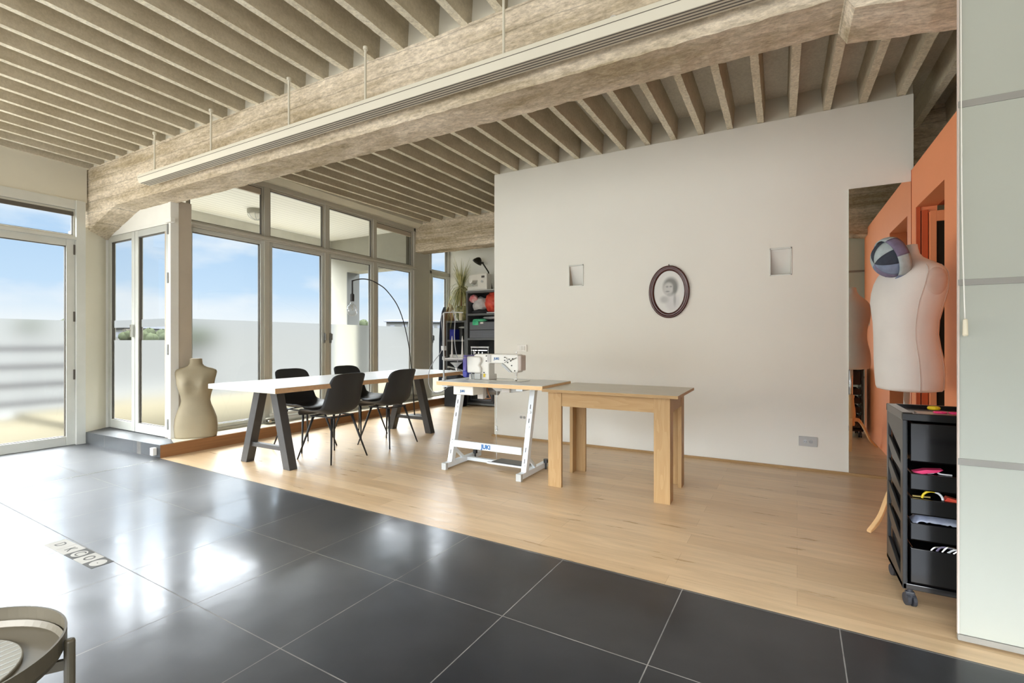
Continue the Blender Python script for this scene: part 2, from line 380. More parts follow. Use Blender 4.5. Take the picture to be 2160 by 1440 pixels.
def portrait():
    """soft grey child portrait: the picture itself, drawn with ellipses in the picture's own plane"""
    m, t, out = newmat('portrait_paper')
    p = N(t, 'ShaderNodeBsdfPrincipled'); p.inputs['Roughness'].default_value = .35
    tcn = N(t, 'ShaderNodeTexCoord')
    last = None
    rgb = N(t, 'ShaderNodeRGB'); rgb.outputs[0].default_value = lin((222, 222, 216)); last = rgb.outputs[0]
    def blob(cx, cz, rx, rz, col, soft=.35, amt=1):
        nonlocal last
        mpn = N(t, 'ShaderNodeMapping'); mpn.inputs['Location'].default_value = (-cx / rx, 0, -cz / rz); mpn.inputs['Scale'].default_value = (1 / rx, 0, 1 / rz)
        t.links.new(tcn.outputs['Object'], mpn.inputs[0])
        ln = N(t, 'ShaderNodeVectorMath', operation='LENGTH'); t.links.new(mpn.outputs[0], ln.inputs[0])
        r = N(t, 'ShaderNodeMapRange'); t.links.new(ln.outputs['Value'], r.inputs[0])
        r.interpolation_type = 'SMOOTHSTEP'
        for i, v in enumerate((1 - soft, 1 + soft, amt, 0)): r.inputs[i + 1].default_value = v
        mm = N(t, 'ShaderNodeMixRGB'); t.links.new(r.outputs[0], mm.inputs[0]); t.links.new(last, mm.inputs[1]); mm.inputs[2].default_value = lin(col); last = mm.outputs[0]
    blob(.03, -.10, .065, .09, (206, 205, 202)); blob(-.045, -.075, .04, .035, (184, 184, 180), .6)
    blob(.055, -.08, .012, .055, (170, 170, 166), .7)
    blob(.015, .055, .072, .088, (126, 126, 120), .3); blob(-.008, .032, .050, .062, (192, 191, 186), .3)
    blob(.058, .03, .018, .045, (122, 124, 118), .5)
    blob(-.018, .052, .012, .008, (140, 140, 136), .8); blob(.018, .052, .012, .008, (140, 140, 136), .8)
    blob(-.014, .004, .018, .007, (140, 140, 136), .8); blob(.002, -.028, .018, .016, (176, 176, 172), .6)
    t.links.new(last, p.inputs['Base Color']); t.links.new(p.outputs[0], out.inputs[0])
portrait()

# ------------------------------------------------------------------ mesh helpers
class MB:
    def __init__(s): s.v = []; s.f = []
    def add(s, vs, fs):
        b = len(s.v); s.v += [Vector(v) for v in vs]; s.f += [tuple(i + b for i in f) for f in fs]; return s
    def box(s, x0, x1, y0, y1, z0, z1):
        return s.add([(x, y, z) for x in (x0, x1) for y in (y0, y1) for z in (z0, z1)],
                     [(0, 1, 3, 2), (4, 6, 7, 5), (0, 4, 5, 1), (2, 3, 7, 6), (0, 2, 6, 4), (1, 5, 7, 3)])
    def bar(s, a, b, w, h, up=(0, 0, 1)):
        a, b = Vector(a), Vector(b); d = (b - a).normalized(); up = Vector(up)
        r = d.cross(up); r = r.normalized() if r.length > 1e-5 else Vector((1, 0, 0)); u = r.cross(d).normalized()
        vs = [p + r * (sx * w / 2) + u * (sy * h / 2) for p in (a, b) for sx, sy in ((-1, -1), (1, -1), (1, 1), (-1, 1))]
        return s.add(vs, [(3, 2, 1, 0), (4, 5, 6, 7), (0, 1, 5, 4), (1, 2, 6, 5), (2, 3, 7, 6), (3, 0, 4, 7)])
    def prism(s, pts, axis, a, b):
        """pts 2D polygon in the other two axes (in order), extruded from a to b along axis"""
        def mk(p, t):
            l = list(p); l.insert(axis, t); return l
        n = len(pts)
        vs = [mk(p, a) for p in pts] + [mk(p, b) for p in pts]
        return s.add(vs, [tuple(range(n))[::-1], tuple(range(n, 2 * n))] + [(i, (i + 1) % n, n + (i + 1) % n, n + i) for i in range(n)])
    def tube(s, pts, r, n=10, cap=True):
        pts = [Vector(p) for p in pts]; rs = r if isinstance(r, (list, tuple)) else [r] * len(pts)
        b = len(s.v); prev = None
        for i, p in enumerate(pts):
            d = (pts[min(i + 1, len(pts) - 1)] - pts[max(i - 1, 0)]).normalized()
            if prev is None:
                a = Vector((0, 0, 1)) if abs(d.z) < .9 else Vector((1, 0, 0)); u = d.cross(a).normalized()
            else:
                u = (prev - d * prev.dot(d)).normalized()
            prev = u; w = d.cross(u)
            for k in range(n):
                t = 2 * math.pi * k / n; s.v.append(p + (u * math.cos(t) + w * math.sin(t)) * rs[i])
        for i in range(len(pts) - 1):
            for k in range(n):
                s.f.append((b + i * n + k, b + i * n + (k + 1) % n, b + (i + 1) * n + (k + 1) % n, b + (i + 1) * n + k))
        if cap:
            s.f.append(tuple(b + k for k in range(n))[::-1]); s.f.append(tuple(b + (len(pts) - 1) * n + k for k in range(n)))
        return s
    def loft(s, secs, n=32, cap=True, p=2.0):
        """secs: (centre xyz, rx, ry[, exponent, rotation]) horizontal super-ellipses"""
        b = len(s.v)
        for q in secs:
            c, rx, ry = q[:3]; e = q[3] if len(q) > 3 else p
            for k in range(n):
                t = 2 * math.pi * k / n; cx, sy = math.cos(t), math.sin(t)
                s.v.append(Vector((c[0] + rx * math.copysign(abs(cx) ** (2 / e), cx), c[1] + ry * math.copysign(abs(sy) ** (2 / e), sy), c[2])))
        m = len(secs)
        for i in range(m - 1):
            for k in range(n):
                s.f.append((b + i * n + k, b + i * n + (k + 1) % n, b + (i + 1) * n + (k + 1) % n, b + (i + 1) * n + k))
        if cap:
            s.f.append(tuple(b + k for k in range(n))[::-1]); s.f.append(tuple(b + (m - 1) * n + k for k in range(n)))
        return s
    def lathe(s, prof, c=(0, 0, 0), n=32, cap=True):
        return s.loft([((c[0], c[1], c[2] + z), r, r) for r, z in prof], n, cap)
    def disc(s, c, axis, r, t, n=24, rz=None):
        """flat cylinder, centre c, thickness t along axis"""
        a = Vector(c); d = Vector(axis).normalized()
        return s.tube([a - d * t / 2, a + d * t / 2], r, n)
    def grid(s, fn, nu, nv, close=False):
        b = len(s.v)
        for i in range(nu + 1):
            for j in range(nv + 1): s.v.append(Vector(fn(i / nu, j / nv)))
        for i in range(nu):
            for j in range(nv):
                s.f.append((b + i * (nv + 1) + j, b + (i + 1) * (nv + 1) + j, b + (i + 1) * (nv + 1) + j + 1, b + i * (nv + 1) + j + 1))
        return s
    def xform(s, M):
        s.v = [M @ v for v in s.v]; return s
    def build(s, name, m, parent=None, smooth=False, bevel=0, solid=0, sub=0, label=None, auto=None):
        me = bpy.data.meshes.new(name)
        vs = s.v
        if parent is None:
            xs = [v.x for v in vs]; ys = [v.y for v in vs]
            org = Vector(((min(xs) + max(xs)) / 2, (min(ys) + max(ys)) / 2, min(v.z for v in vs)))
        else: org = Vector((0, 0, 0))
        if parent is not None: 
            off = ORIG.get(parent.name, Vector((0, 0, 0)))
            org = Vector((0, 0, 0)); vs = [v - off for v in vs]
        me.from_pydata([v - org for v in vs], [], s.f); me.validate(); me.update()
        if smooth:
            for p in me.polygons: p.use_smooth = True
        o = bpy.data.objects.new(name, me); COL.objects.link(o)
        mats = m if isinstance(m, (list, tuple)) else [m]
        for k in mats: me.materials.append(MATS[k])
        if parent is None: o.location = org; ORIG[o.name] = org.copy()
        else: o.parent = parent; ORIG[o.name] = ORIG.get(parent.name, Vector((0, 0, 0))).copy()
        if bevel:
            b = o.modifiers.new('b', 'BEVEL'); b.width = bevel; b.segments = 2; b.limit_method = 'ANGLE'; b.angle_limit = R(40)
        if solid:
            b = o.modifiers.new('s', 'SOLIDIFY'); b.thickness = solid; b.offset = 0
        if sub:
            b = o.modifiers.new('u', 'SUBSURF'); b.levels = sub; b.render_levels = sub
        if label: o['label'] = label
        return o
ORIG = {}
def root(name, loc=(0, 0, 0), label=None, cat=None, group=None, kind=None, rz=0):
    o = bpy.data.objects.new(name, None); COL.objects.link(o); o.location = loc; o.rotation_euler = (0, 0, rz)
    o.empty_display_size = .1
    ORIG[o.name] = Vector(loc) if not rz else Vector((0, 0, 0))
    return tag(o, label, cat, group, kind)
def tag(o, label=None, cat=None, group=None, kind=None):
    if label: o['label'] = label
    if cat: o['category'] = cat
    if group: o['group'] = group
    if kind: o['kind'] = kind
    return o
def struct(o): o['kind'] = 'structure'; return o
KIDS = {}
def copy_tree(o, parent=None):
    c = o.copy(); COL.objects.link(c); c.parent = parent
    for ch in list(bpy.data.objects):
        if ch.parent == o: copy_tree(ch, c)
    return c
def text_part(body, name, m, parent, loc, rot, size, bold=.0, extrude=.0004, shear=0):
    cu = bpy.data.curves.new(name, 'FONT'); cu.body = body; cu.size = size; cu.extrude = extrude; cu.offset = bold
    cu.align_x = 'CENTER'; cu.align_y = 'CENTER'; cu.shear = shear
    o = bpy.data.objects.new(name + '_c', cu); COL.objects.link(o)
    dg = bpy.context.evaluated_depsgraph_get(); dg.update()
    me = bpy.data.meshes.new_from_object(o.evaluated_get(dg))
    bpy.data.objects.remove(o, do_unlink=True)
    me.name = name; me.materials.clear(); me.materials.append(MATS[m])
    q = bpy.data.objects.new(name, me); COL.objects.link(q)
    off = ORIG.get(parent.name, Vector((0, 0, 0)))
    q.parent = parent; q.location = Vector(loc) - off; q.rotation_euler = [R(a) for a in rot]
    return q

# ------------------------------------------------------------------ floors
def bnd(x): return 2.467 - (x + 5.23) * .0273           # edge between tiles and oak
XR, YF = 3.6, -3.4
o = MB().prism([(-5.30, bnd(-5.30)), (XR, bnd(XR)), (XR, 7.8), (-5.32, 7.8)], 2, -.05, 0).build('floor', 'oak_floor'); struct(o)
o = MB().prism([(-6.98, YF), (XR, YF), (XR, bnd(XR) - .002), (-5.30, bnd(-5.30) - .002), (-6.98, 2.52)], 2, -.05, 0).build('floor', 'black_tile'); struct(o)
o = MB().prism([(-5.172, 1.32), (-5.162, 1.32), (-5.229, 2.455), (-5.239, 2.455)], 2, 0, .0015).build('trim_1', 'metal_strip'); struct(o)
o = MB().prism([(-5.18, YF), (-5.168, YF), (-5.162, 1.32), (-5.172, 1.32)], 2, 0, .0012).build('trim_2', 'metal_strip'); struct(o)
# platform along the facade: oak riser + pale sill, black tiled front part
o = MB().prism([(-5.335, 2.52), (-5.37, 7.7), (-5.345, 7.7), (-5.30, 2.47)], 2, 0, .122).build('trim_3', 'step_oak'); struct(o)
o = MB().prism([(-5.74, 2.76), (-5.325, 2.60), (-5.365, 7.7), (-5.74, 7.7)], 2, -.05, .1255).build('trim_4', 'sill_stone'); struct(o)
o = MB().prism([(-6.86, 2.425), (-5.31, 2.475), (-5.315, 2.60), (-5.74, 2.76), (-7.05, 2.76)], 2, -.05, .125).build('trim_5', 'black_tile'); struct(o)
# ------------------------------------------------------------------ ceiling: slab, joists, beams
ceil = struct(root('ceiling', (0, 0, 3.1)))
MB().box(-7.2, XR, YF, 2.6, 3.30, 3.36).build('slab', 'slab_concrete', ceil)
MB().box(-7.2, XR, 2.6, 8.0, 3.36, 3.42).build('slab', 'slab_concrete', ceil)
def joist(y0, y1, z0, z1, x, seed, ht=.22):
    mb = MB(); nseg = int((y1 - y0) / .05); prof = []
    for i in range(nseg + 1):
        t = i / nseg; y = y0 + (y1 - y0) * t; z = z0 + (z1 - z0) * t
        a = noise.noise(Vector((seed * 3.1, y * 14, 0))) * .0035; b = noise.noise(Vector((seed * 3.1 + 9, y * 14, 5))) * .0035; c = noise.noise(Vector((seed, y * 20, 7))) * .004
        prof.append([(x - .042, y, z + ht), (x - .027 + a, y, z + c + .004), (x + .027 + b, y, z + c), (x + .042, y, z + ht)])
    bb = 0
    for r in prof: mb.v += [Vector(v) for v in r]
    for i in range(nseg):
        for k in range(4):
            mb.f.append((i * 4 + k, i * 4 + (k + 1) % 4, (i + 1) * 4 + (k + 1) % 4, (i + 1) * 4 + k))
    mb.f.append((0, 1, 2, 3)); mb.f.append(tuple(nseg * 4 + k for k in (3, 2, 1, 0)))
    return mb
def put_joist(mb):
    o = mb.build('joist', ['joist_concrete', 'joist_gritty_lit'], ceil)
    for i, p in enumerate(o.data.polygons):   # the raw gritty underside, coloured lighter to stand in for floor bounce
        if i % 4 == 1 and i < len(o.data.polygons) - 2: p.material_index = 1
xs = [-2.728 + .2568 * k for k in range(-16, 20)]
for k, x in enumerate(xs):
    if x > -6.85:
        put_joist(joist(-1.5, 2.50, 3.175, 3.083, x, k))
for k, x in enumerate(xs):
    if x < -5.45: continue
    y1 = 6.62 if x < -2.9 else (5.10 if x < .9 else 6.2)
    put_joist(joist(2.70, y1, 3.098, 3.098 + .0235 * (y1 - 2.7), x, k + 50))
def beam_mesh(x0, x1, zb, zt, y0, y1, seed=0):
    """rough beam: section points round the perimeter, wobbling with noise; zb(x) is the underside"""
    n = int((x1 - x0) / .035); mb = MB(); ring = None
    for i in range(n + 1):
        x = x0 + (x1 - x0) * i / n; b = zb(x); pts = []
        for k in range(11): pts.append((y0, zt + (b - zt) * k / 10))
        for k in range(1, 7): pts.append((y0 + (y1 - y0) * k / 6, b))
        for k in range(1, 11): pts.append((y1, b + (zt - b) * k / 10))
        ring = len(pts)
        for y, z in pts:
            v = Vector((x, y, z))
            d = noise.noise(v * 9 + Vector((seed, 0, 0))) * .007 + noise.noise(v * 30) * .004
            e = noise.noise(v * 12 + Vector((0, 40, seed))) * .006 + noise.noise(v * 33 + Vector((3, 3, 3))) * .003
            mb.v.append(v + Vector((0, d, e if z < zt - .01 else 0)))
    for i in range(n):
        for k in range(ring):
            mb.f.append((i * ring + k, i * ring + (k + 1) % ring, (i + 1) * ring + (k + 1) % ring, (i + 1) * ring + k))
    mb.f.append(tuple(range(ring))); mb.f.append(tuple(n * ring + k for k in range(ring))[::-1])
    return mb
def zb1(x):
    if x < -6.2: return 2.60 - max(0, (-6.2 - x)) ** 1.0 * .30 - max(0, -6.2 - x) ** 2 * .05
    if x > .27: return 2.535 - (x - .27) * .14
    return 2.595
beam_mesh(-6.98, 2.2, zb1, 3.09, 2.466, 2.745).build('beam', 'beam_concrete', ceil, label='long rough board-marked concrete beam with haunched ends')
MB().box(-6.98, XR, 2.50, 2.72, 3.05, 3.40).build('beam_head', 'cream_paint', ceil)
beam_mesh(-5.62, -2.4, lambda x: 2.705, 3.215, 6.60, 6.86, 11).build('beam', 'beam_concrete', ceil, label='second concrete beam above the shelves')
MB().box(-5.7, -2.0, 6.62, 6.84, 3.2, 3.42).build('beam_head', 'cream_paint', ceil)
beam_mesh(.8, 3.0, lambda x: 2.3, 3.4, 5.9, 6.15, 5).build('beam', 'beam_concrete', ceil, label='dark concrete beam in the gap behind the white wall')
# ------------------------------------------------------------------ walls
wb = struct(root('wall_back', (-1.05, 5.013, 0)))
nich = [(-2.055, -1.885, 1.75, 1.985), (-.085, .09, 1.738, 1.988)]
# white partition, pierced for two recessed lights
xsb = [-3.022, nich[0][0], nich[0][1], nich[1][0], nich[1][1], .945]
mbw = MB(); HW = 3.15
for i in range(5):
    a, b = xsb[i], xsb[i + 1]
    if i in (1, 3):
        n_ = nich[0] if i == 1 else nich[1]
        mbw.box(a, b, 5.013, 5.16, 0, n_[2]); mbw.box(a, b, 5.013, 5.16, n_[3], HW); mbw.box(a, b, 5.12, 5.16, n_[2], n_[3])
    else: mbw.box(a, b, 5.013, 5.16, 0, HW)
mbw.build('panel', 'wall_paint', wb)
MB().box(-3.022, .945, 5.03, 5.14, HW, 3.40).build('upper_band', 'cream_paint', wb)
o = MB().box(-3.05, .93, 4.995, 5.012, 0, .022).build('baseboard_back', 'oak_x'); struct(o)
o = MB().box(-5.69, -.5, 7.62, 7.75, 0, 3.4).build('wall_rear', 'wall_paint'); struct(o)
# bulkhead over the left glass door
o = MB().box(-7.05, -6.84, YF, 2.45, 2.70, 3.31).build('wall_left', 'cream_paint'); struct(o)
o = MB().prism([(-6.80, 2.425), (-7.0, 2.72), (-7.25, 2.72), (-7.25, 2.425)], 2, 0, 2.42).build('wall_left', 'cream_paint'); struct(o)
# orange wall with its doorway
wr = struct(root('wall_right', (.93, 3.7, 0)))
OH = 2.53
mo = MB(); D0, D1, DT = 4.10, 4.86, 2.19
mo.box(.93, 1.06, 2.50, D0, 0, OH); mo.box(.93, 1.06, D1, 5.20, 0, OH); mo.box(.93, 1.06, D0, D1, DT, OH)
mo.build('panel', 'orange_paint', wr)
MB().box(.9295, .9305, 5.0, 5.2, 0, OH).box(.929, .9302, 4.995, 4.998, 0, OH).build('joint', 'orange_deep', wr)
d1 = struct(root('door_1', (1.05, 4.48, 0)))
MB().box(1.06, 1.26, D0 - .04, D0, 0, DT + .05).build('jamb', 'orange_deep', d1)
MB().box(1.06, 1.26, D0, D1, DT, DT + .05).build('lintel', 'orange_deep', d1)
MB().box(.93, .956, 4.845, D1, 0, DT).build('jamb', 'orange_deep', d1)
MB().box(.956, .962, 4.852, D1, 0, DT - .03).build('shadow_gap', 'black_gap', d1)
MB().box(.962, .999, 4.83, D1, 0, DT - .03).build('sliding_panel', 'orange_deep', d1, bevel=.002)
MB().box(.999, 1.005, 4.852, D1, 0, DT - .05).build('shadow_gap', 'black_gap', d1)
MB().box(1.005, 1.044, 4.80, D1, 0, DT - .05).build('door_stile', 'orange_paint', d1, bevel=.002)
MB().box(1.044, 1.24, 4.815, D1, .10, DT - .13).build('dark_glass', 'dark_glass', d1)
MB().box(1.044, 1.24, 4.80, D1, DT - .13, DT - .05).build('door_rail', 'orange_paint', d1, bevel=.002)
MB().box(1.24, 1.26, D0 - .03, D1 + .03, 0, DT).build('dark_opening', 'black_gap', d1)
# light-coloured room shell behind the photographer
o = MB().box(XR, XR + .1, YF, 2.44, 0, 3.3).build('wall_right', 'wall_paint'); struct(o)
m_ = MB(); m_.box(-7, XR, YF - .1, YF, 0, .5).box(-7, XR, YF - .1, YF, 2.9, 3.3).box(-7, -5.2, YF - .1, YF, .5, 2.9).box(2.7, XR, YF - .1, YF, .5, 2.9)
o = m_.build('wall_front', 'wall_paint'); struct(o)
# dark space behind the orange wall
o = MB().box(2.8, 2.9, 2.75, 8, 0, 3.4).build('wall_far', 'cream_paint'); struct(o)
o = MB().box(-.5, 2.9, 7.7, 7.8, 0, 3.4).build('wall_far', 'cream_paint'); struct(o)

# ------------------------------------------------------------------ glazing
FILM_Z = 1.39
def leaf(par, axis, c, a0, a1, z0, z1, fw=.055, fd=.05, filmz=FILM_Z, m='frame_alu', strip=None, bot=None):
    """a glazed leaf; axis 1: plane x=c spanning y a0..a1, axis 0: plane y=c spanning x"""
    bot = bot or fw
    def bx(u0, u1, w0, w1, t0, t1):
        return (t0, t1, u0, u1, w0, w1) if axis == 1 else (u0, u1, t0, t1, w0, w1)
    mb = MB(); h = fd / 2
    for q in ((a0, a0 + fw, z0, z1), (a1 - fw, a1, z0, z1), (a0 + fw, a1 - fw, z0, z0 + bot), (a0 + fw, a1 - fw, z1 - fw, z1)):
        mb.box(*bx(q[0], q[1], q[2], q[3], c - h, c + h))
    mb.build('frame', m, par, bevel=.004)
    g = MB(); e = .014; f2 = fw - .001
    for q in ((a0 + f2, a0 + f2 + .008, z0 + bot, z1 - fw), (a1 - f2 - .008, a1 - f2, z0 + bot, z1 - fw), (a0 + fw, a1 - fw, z1 - fw - .008, z1 - fw + .001), (a0 + fw, a1 - fw, z0 + bot - .001, z0 + bot + .006)):
        g.box(*bx(q[0], q[1], q[2], q[3], c - e, c + e))
    g.build('gasket', 'frame_dark', par)
    def quad(w0, w1, off):
        if axis == 1: vs = [(c + off, a0 + fw, w0), (c + off, a1 - fw, w0), (c + off, a1 - fw, w1), (c + off, a0 + fw, w1)]
        else: vs = [(a0 + fw, c + off, w0), (a1 - fw, c + off, w0), (a1 - fw, c + off, w1), (a0 + fw, c + off, w1)]
        return MB().add(vs, [(0, 1, 2, 3)])
    top = z1 - fw
    quad(z0 + bot, top, 0).build('pane', 'pane_glass', par)
    if filmz:
        if strip:
            fm = quad(z0 + bot, strip[0], -.006); fm2 = quad(strip[1], filmz, -.006); fm.add([tuple(v) for v in fm2.v], [(0, 1, 2, 3)])
        else: fm = quad(z0 + bot, filmz, -.006)
        fm.build('frosted_film', 'frosted_film', par)
# left glass door (F1)
d2 = struct(root('door_2', (-6.87, 1.7, 0)))
leaf(d2, 1, -6.87, .95, 2.345, 0.0, 2.265, fw=.075, fd=.06, filmz=1.372, bot=.10)
for z in (.72, 1.36, 2.1): MB().box(-6.845, -6.83, 2.33, 2.35, z, z + .11).build('hinge', 'frame_dark', d2)
w1 = struct(root('window_1', (-6.87, 1.7, 2.3)))
leaf(w1, 1, -6.87, .95, 2.36, 2.29, 2.60, fw=.03, fd=.05, filmz=None, m='frame_grey')
MB().box(-6.86, -6.84, 1.0, 2.33, 2.53, 2.575).build('roller_box', 'frame_dark', w1)
m_ = MB(); m_.box(-6.95, -6.80, 2.345, 2.425, 0, 2.70).box(-6.92, -6.80, -3.4, 2.345, 2.262, 2.292).box(-6.92, -6.82, -3.4, 2.345, 2.60, 2.70).box(-6.92, -6.82, .87, .95, 0, 2.70)
struct(m_.build('window_frame', 'frame_alu')).name = 'trim_6'
for k, (a, b) in enumerate(((-.5, .87), (-1.95, -.58), (-3.4, -2.03))):
    wk = struct(root('window_%d' % (k + 2), (-6.87, (a + b) / 2, 0)))
    leaf(wk, 1, -6.87, a, b, 0.0, 2.265, fw=.075, filmz=1.372, bot=.1)
# double doors facing the camera
dd = struct(root('door_3', (-6.3, 2.73, .125)))
leaf(dd, 0, 2.72, -6.965, -6.335, .13, 2.375, fw=.07, fd=.05, filmz=1.385, strip=(1.155, 1.30), bot=.10)
leaf(dd, 0, 2.72, -6.325, -5.60, .13, 2.375, fw=.07, fd=.05, filmz=1.385, strip=(1.155, 1.30), bot=.10)
m_ = MB().box(-6.36, -6.34, 2.66, 2.70, 1.19, 1.33); m_.tube([(-6.35, 2.67, 1.27), (-6.35, 2.635, 1.27), (-6.44, 2.63, 1.268)], .009)
m_.build('handle', 'steel', dd, bevel=.003)
for z in (.22, 1.0, 1.75, 2.26): MB().box(-5.60, -5.585, 2.672, 2.70, z, z + .11).build('hinge', 'hinge_steel', dd)
m_ = MB(); m_.box(-7.03, -6.97, 2.67, 2.76, .125, 2.42).box(-7.03, -5.58, 2.69, 2.76, 2.378, 2.42)
struct(m_.build('window_frame', 'white_paint')).name = 'trim_7'
o = MB().prism([(-7.03, 2.40), (-7.03, 2.46), (-6.9, 2.52), (-6.6, 2.62), (-6.3, 2.68), (-5.56, 2.68), (-5.56, 2.40)], 1, 2.692, 2.735).build('wall_left', 'white_paint'); struct(o)
# corner post
pst = struct(root('trim_8', (-5.6, 2.75, .125)))
MB().box(-5.60, -5.548, 2.682, 2.76, .125, 2.60).build('white_edge', 'white_paint', pst)
MB().box(-5.70, -5.552, 2.70, 2.888, .125, 2.62).build('post', 'taupe_post', pst)
MB().box(-5.60, -5.49, 2.655, 2.70, 2.375, 2.425).build('ledge_end', 'white_paint', pst, bevel=.003)
# main facade F2
XF = -5.64
cells = [(2.885, 3.80, True), (3.80, 4.715, True), (4.715, 5.64, True), (5.64, 6.58, True), (7.03, 7.60, True)]
m_ = MB()
for y in (3.80, 4.715, 5.64): m_.box(XF - .06, XF + .045, y - .035, y + .035, .125, 3.12)
m_.box(XF - .06, XF + .05, 2.885, 7.62, 3.06, 3.13).box(XF - .06, XF + .05, 2.885, 6.58, 2.385, 2.445).box(XF - .06, XF + .05, 7.0, 7.62, 2.385, 2.445).box(XF - .06, XF + .06, 2.885, 7.62, .125, .155)
m_.box(XF - .06, XF + .05, 6.56, 6.62, .125, 3.12).box(XF - .06, XF + .05, 7.0, 7.05, .125, 3.12).box(XF - .06, XF + .05, 7.58, 7.64, .125, 3.12)
m_.box(XF + .045, XF + .10, 2.885, 6.58, 2.405, 2.43)
struct(m_.build('trim_9', 'frame_grey', bevel=.004))
wn_ = 5
for k, (a, b, f) in enumerate(cells):
    wk = struct(root('window_%d' % wn_, (XF, (a + b) / 2, .15))); wn_ += 1
    leaf(wk, 1, XF, a + .035 if k else a, b - .035, .155, 2.385, fw=.045, fd=.06, filmz=FILM_Z)
    if k in (1, 2, 4):
        y = b - .05 if k == 1 else a + .06
        MB().box(XF + .03, XF + .05, y - .012, y + .012, 1.12, 1.26).bar((XF + .07, y, 1.16), (XF + .07, y, 1.25), .014, .014).build('handle', 'hinge_steel', wk, bevel=.002)
    wk = struct(root('window_%d' % wn_, (XF, (a + b) / 2, 2.45))); wn_ += 1
    leaf(wk, 1, XF, a + .035 if k else a, b - .035, 2.445, 3.06, fw=.022, fd=.04, filmz=None, m='frame_grey')
    if k in (0, 3): MB().box(XF - .02, XF + .012, a + .06, b - .06, 2.96, 3.035).build('vent_grille', 'taupe_post', wk, bevel=.004)
# plaster cornice above facade and pier at the second beam
o = MB().prism([(-5.70, 3.12), (-5.52, 3.12), (-5.44, 3.17), (-5.42, 3.36), (-5.70, 3.36)], 1, 2.75, 7.7).build('wall_left', 'cream_paint'); struct(o)
o = MB().box(-5.75, -5.60, 6.60, 7.0, .12, 2.72).build('wall_left', 'frame_grey'); struct(o)
# heating pipes on the platform under the panes
hp = root('heating_pipe', (-5.5, 5.2, .125), 'pair of grey heating pipes lying along the platform under the windows', 'pipe')
MB().tube([(-5.535, 3.75, .165), (-5.535, 6.6, .165)], .034, 12).build('pipe', 'frame_grey', hp, smooth=True)
MB().tube([(-5.535, 3.8, .225), (-5.535, 6.6, .225)], .022, 12).build('pipe', 'frame_grey', hp, smooth=True)
MB().tube([(-5.50, 3.70, .16), (-5.50, 3.84, .16)], .03, 12).disc((-5.47, 3.74, .16), (1, 0, 0), .02, .04).build('valve', 'steel', hp)

# ------------------------------------------------------------------ terrace and the world outside
te = struct(root('terrace', (-7, 3, 0)))
MB().box(-10.5, -5.7, 2.74, 14, -.1, .06).box(-10.5, -6.95, -8, 2.74, -.1, -.02).build('deck', 'ext_floor', te)
MB().box(-7.7, -5.66, 2.76, 6.5, 3.08, 3.14).build('soffit', 'soffit_planks', te)
MB().box(-7.85, -7.6, 2.76, 7.0, 2.84, 3.4).build('fascia', 'fascia_cream', te)
m_ = MB(); m_.box(-7.85, -7.18, 6.5, 6.80, -.1, 3.1).box(-7.18, -5.72, 6.5, 6.80, 2.45, 3.1); m_.build('end_wall', 'ext_white', te)
MB().box(-7.18, -7.165, 6.5, 6.80, 0, 2.45).build('reveal', 'ext_grey', te)
m_ = MB()
for z in (.22, .49, .76, 1.03): m_.box(-10.23, -10.17, -8, 4.4, z - .035, z + .035)
for y in (-7, -5, -3, -1, 1): m_.box(-10.23, -10.17, y - .02, y + .02, -.1, 1.0)
m_.build('railing', 'rail_grey', te)
tl_ = root('bulkhead_light', (-6.75, 4.42, 3.08), 'round caged outdoor light on the white plank soffit of the terrace', 'light')
MB().loft([((-6.75, 4.42, 3.08), .13, .13), ((-6.75, 4.42, 3.03), .13, .13), ((-6.75, 4.42, 3.02), .11, .11)]).build('base', 'ext_white', tl_, smooth=False)
MB().loft([((-6.75, 4.42, 3.02), .105, .105), ((-6.75, 4.42, 2.97), .09, .09), ((-6.75, 4.42, 2.94), .05, .05)]).build('diffuser', 'machine_white', tl_, smooth=True)
m_ = MB()
for a in range(4):
    an = a * math.pi / 4; pts = []
    for k in range(13):
        th = math.pi * k / 12; pts.append((-6.75 + math.cos(an) * .125 * math.cos(th), 4.42 + math.sin(an) * .125 * math.cos(th), 3.02 - .09 * math.sin(th)))
    m_.tube(pts, .004, 6)
m_.build('cage', 'plastic_grey', tl_)
o = MB().box(-90, 30, -120, 160, -9, -8.5); o = struct(o.xform(Matrix.Scale(3, 4)).build('ground', 'ground_far'))
def blob_tree(x, y, zt, r, label):
    t_ = root('tree', (x, y, -26), label, 'tree', 'distant trees on the horizon')
    mb = MB(); rnd = random.Random(int(x * 7 + y))
    MB().tube([(x, y, -26), (x, y, zt - r * .6)], [r * .12, r * .07], 8).build('trunk', 'rail_grey', t_)
    for k in range(9):
        c = Vector((x + rnd.uniform(-.6, .6) * r, y + rnd.uniform(-.6, .6) * r, zt - r * .75 + rnd.uniform(-.35, .3) * r)); q = r * rnd.uniform(.38, .6)
        mb.grid(lambda u, v: c + Vector((math.sin(u * math.pi) * math.cos(v * 6.2832), math.sin(u * math.pi) * math.sin(v * 6.2832), math.cos(u * math.pi))) * q * (1 + .25 * noise.noise(Vector((u * 7, v * 9, k)))), 10, 14)
    mb.build('crown', 'tree_green', t_, smooth=True)
def far(px, d, py):   # where a thing seen past the terrace stands: bearing of image column px, d metres out
    th = R(29); r = (px - 1080) / 1021
    return Vector((math.cos(th) * r - math.sin(th), math.sin(th) * r + math.cos(th))) * d, 1.14 + d * (720 - py) / 1021
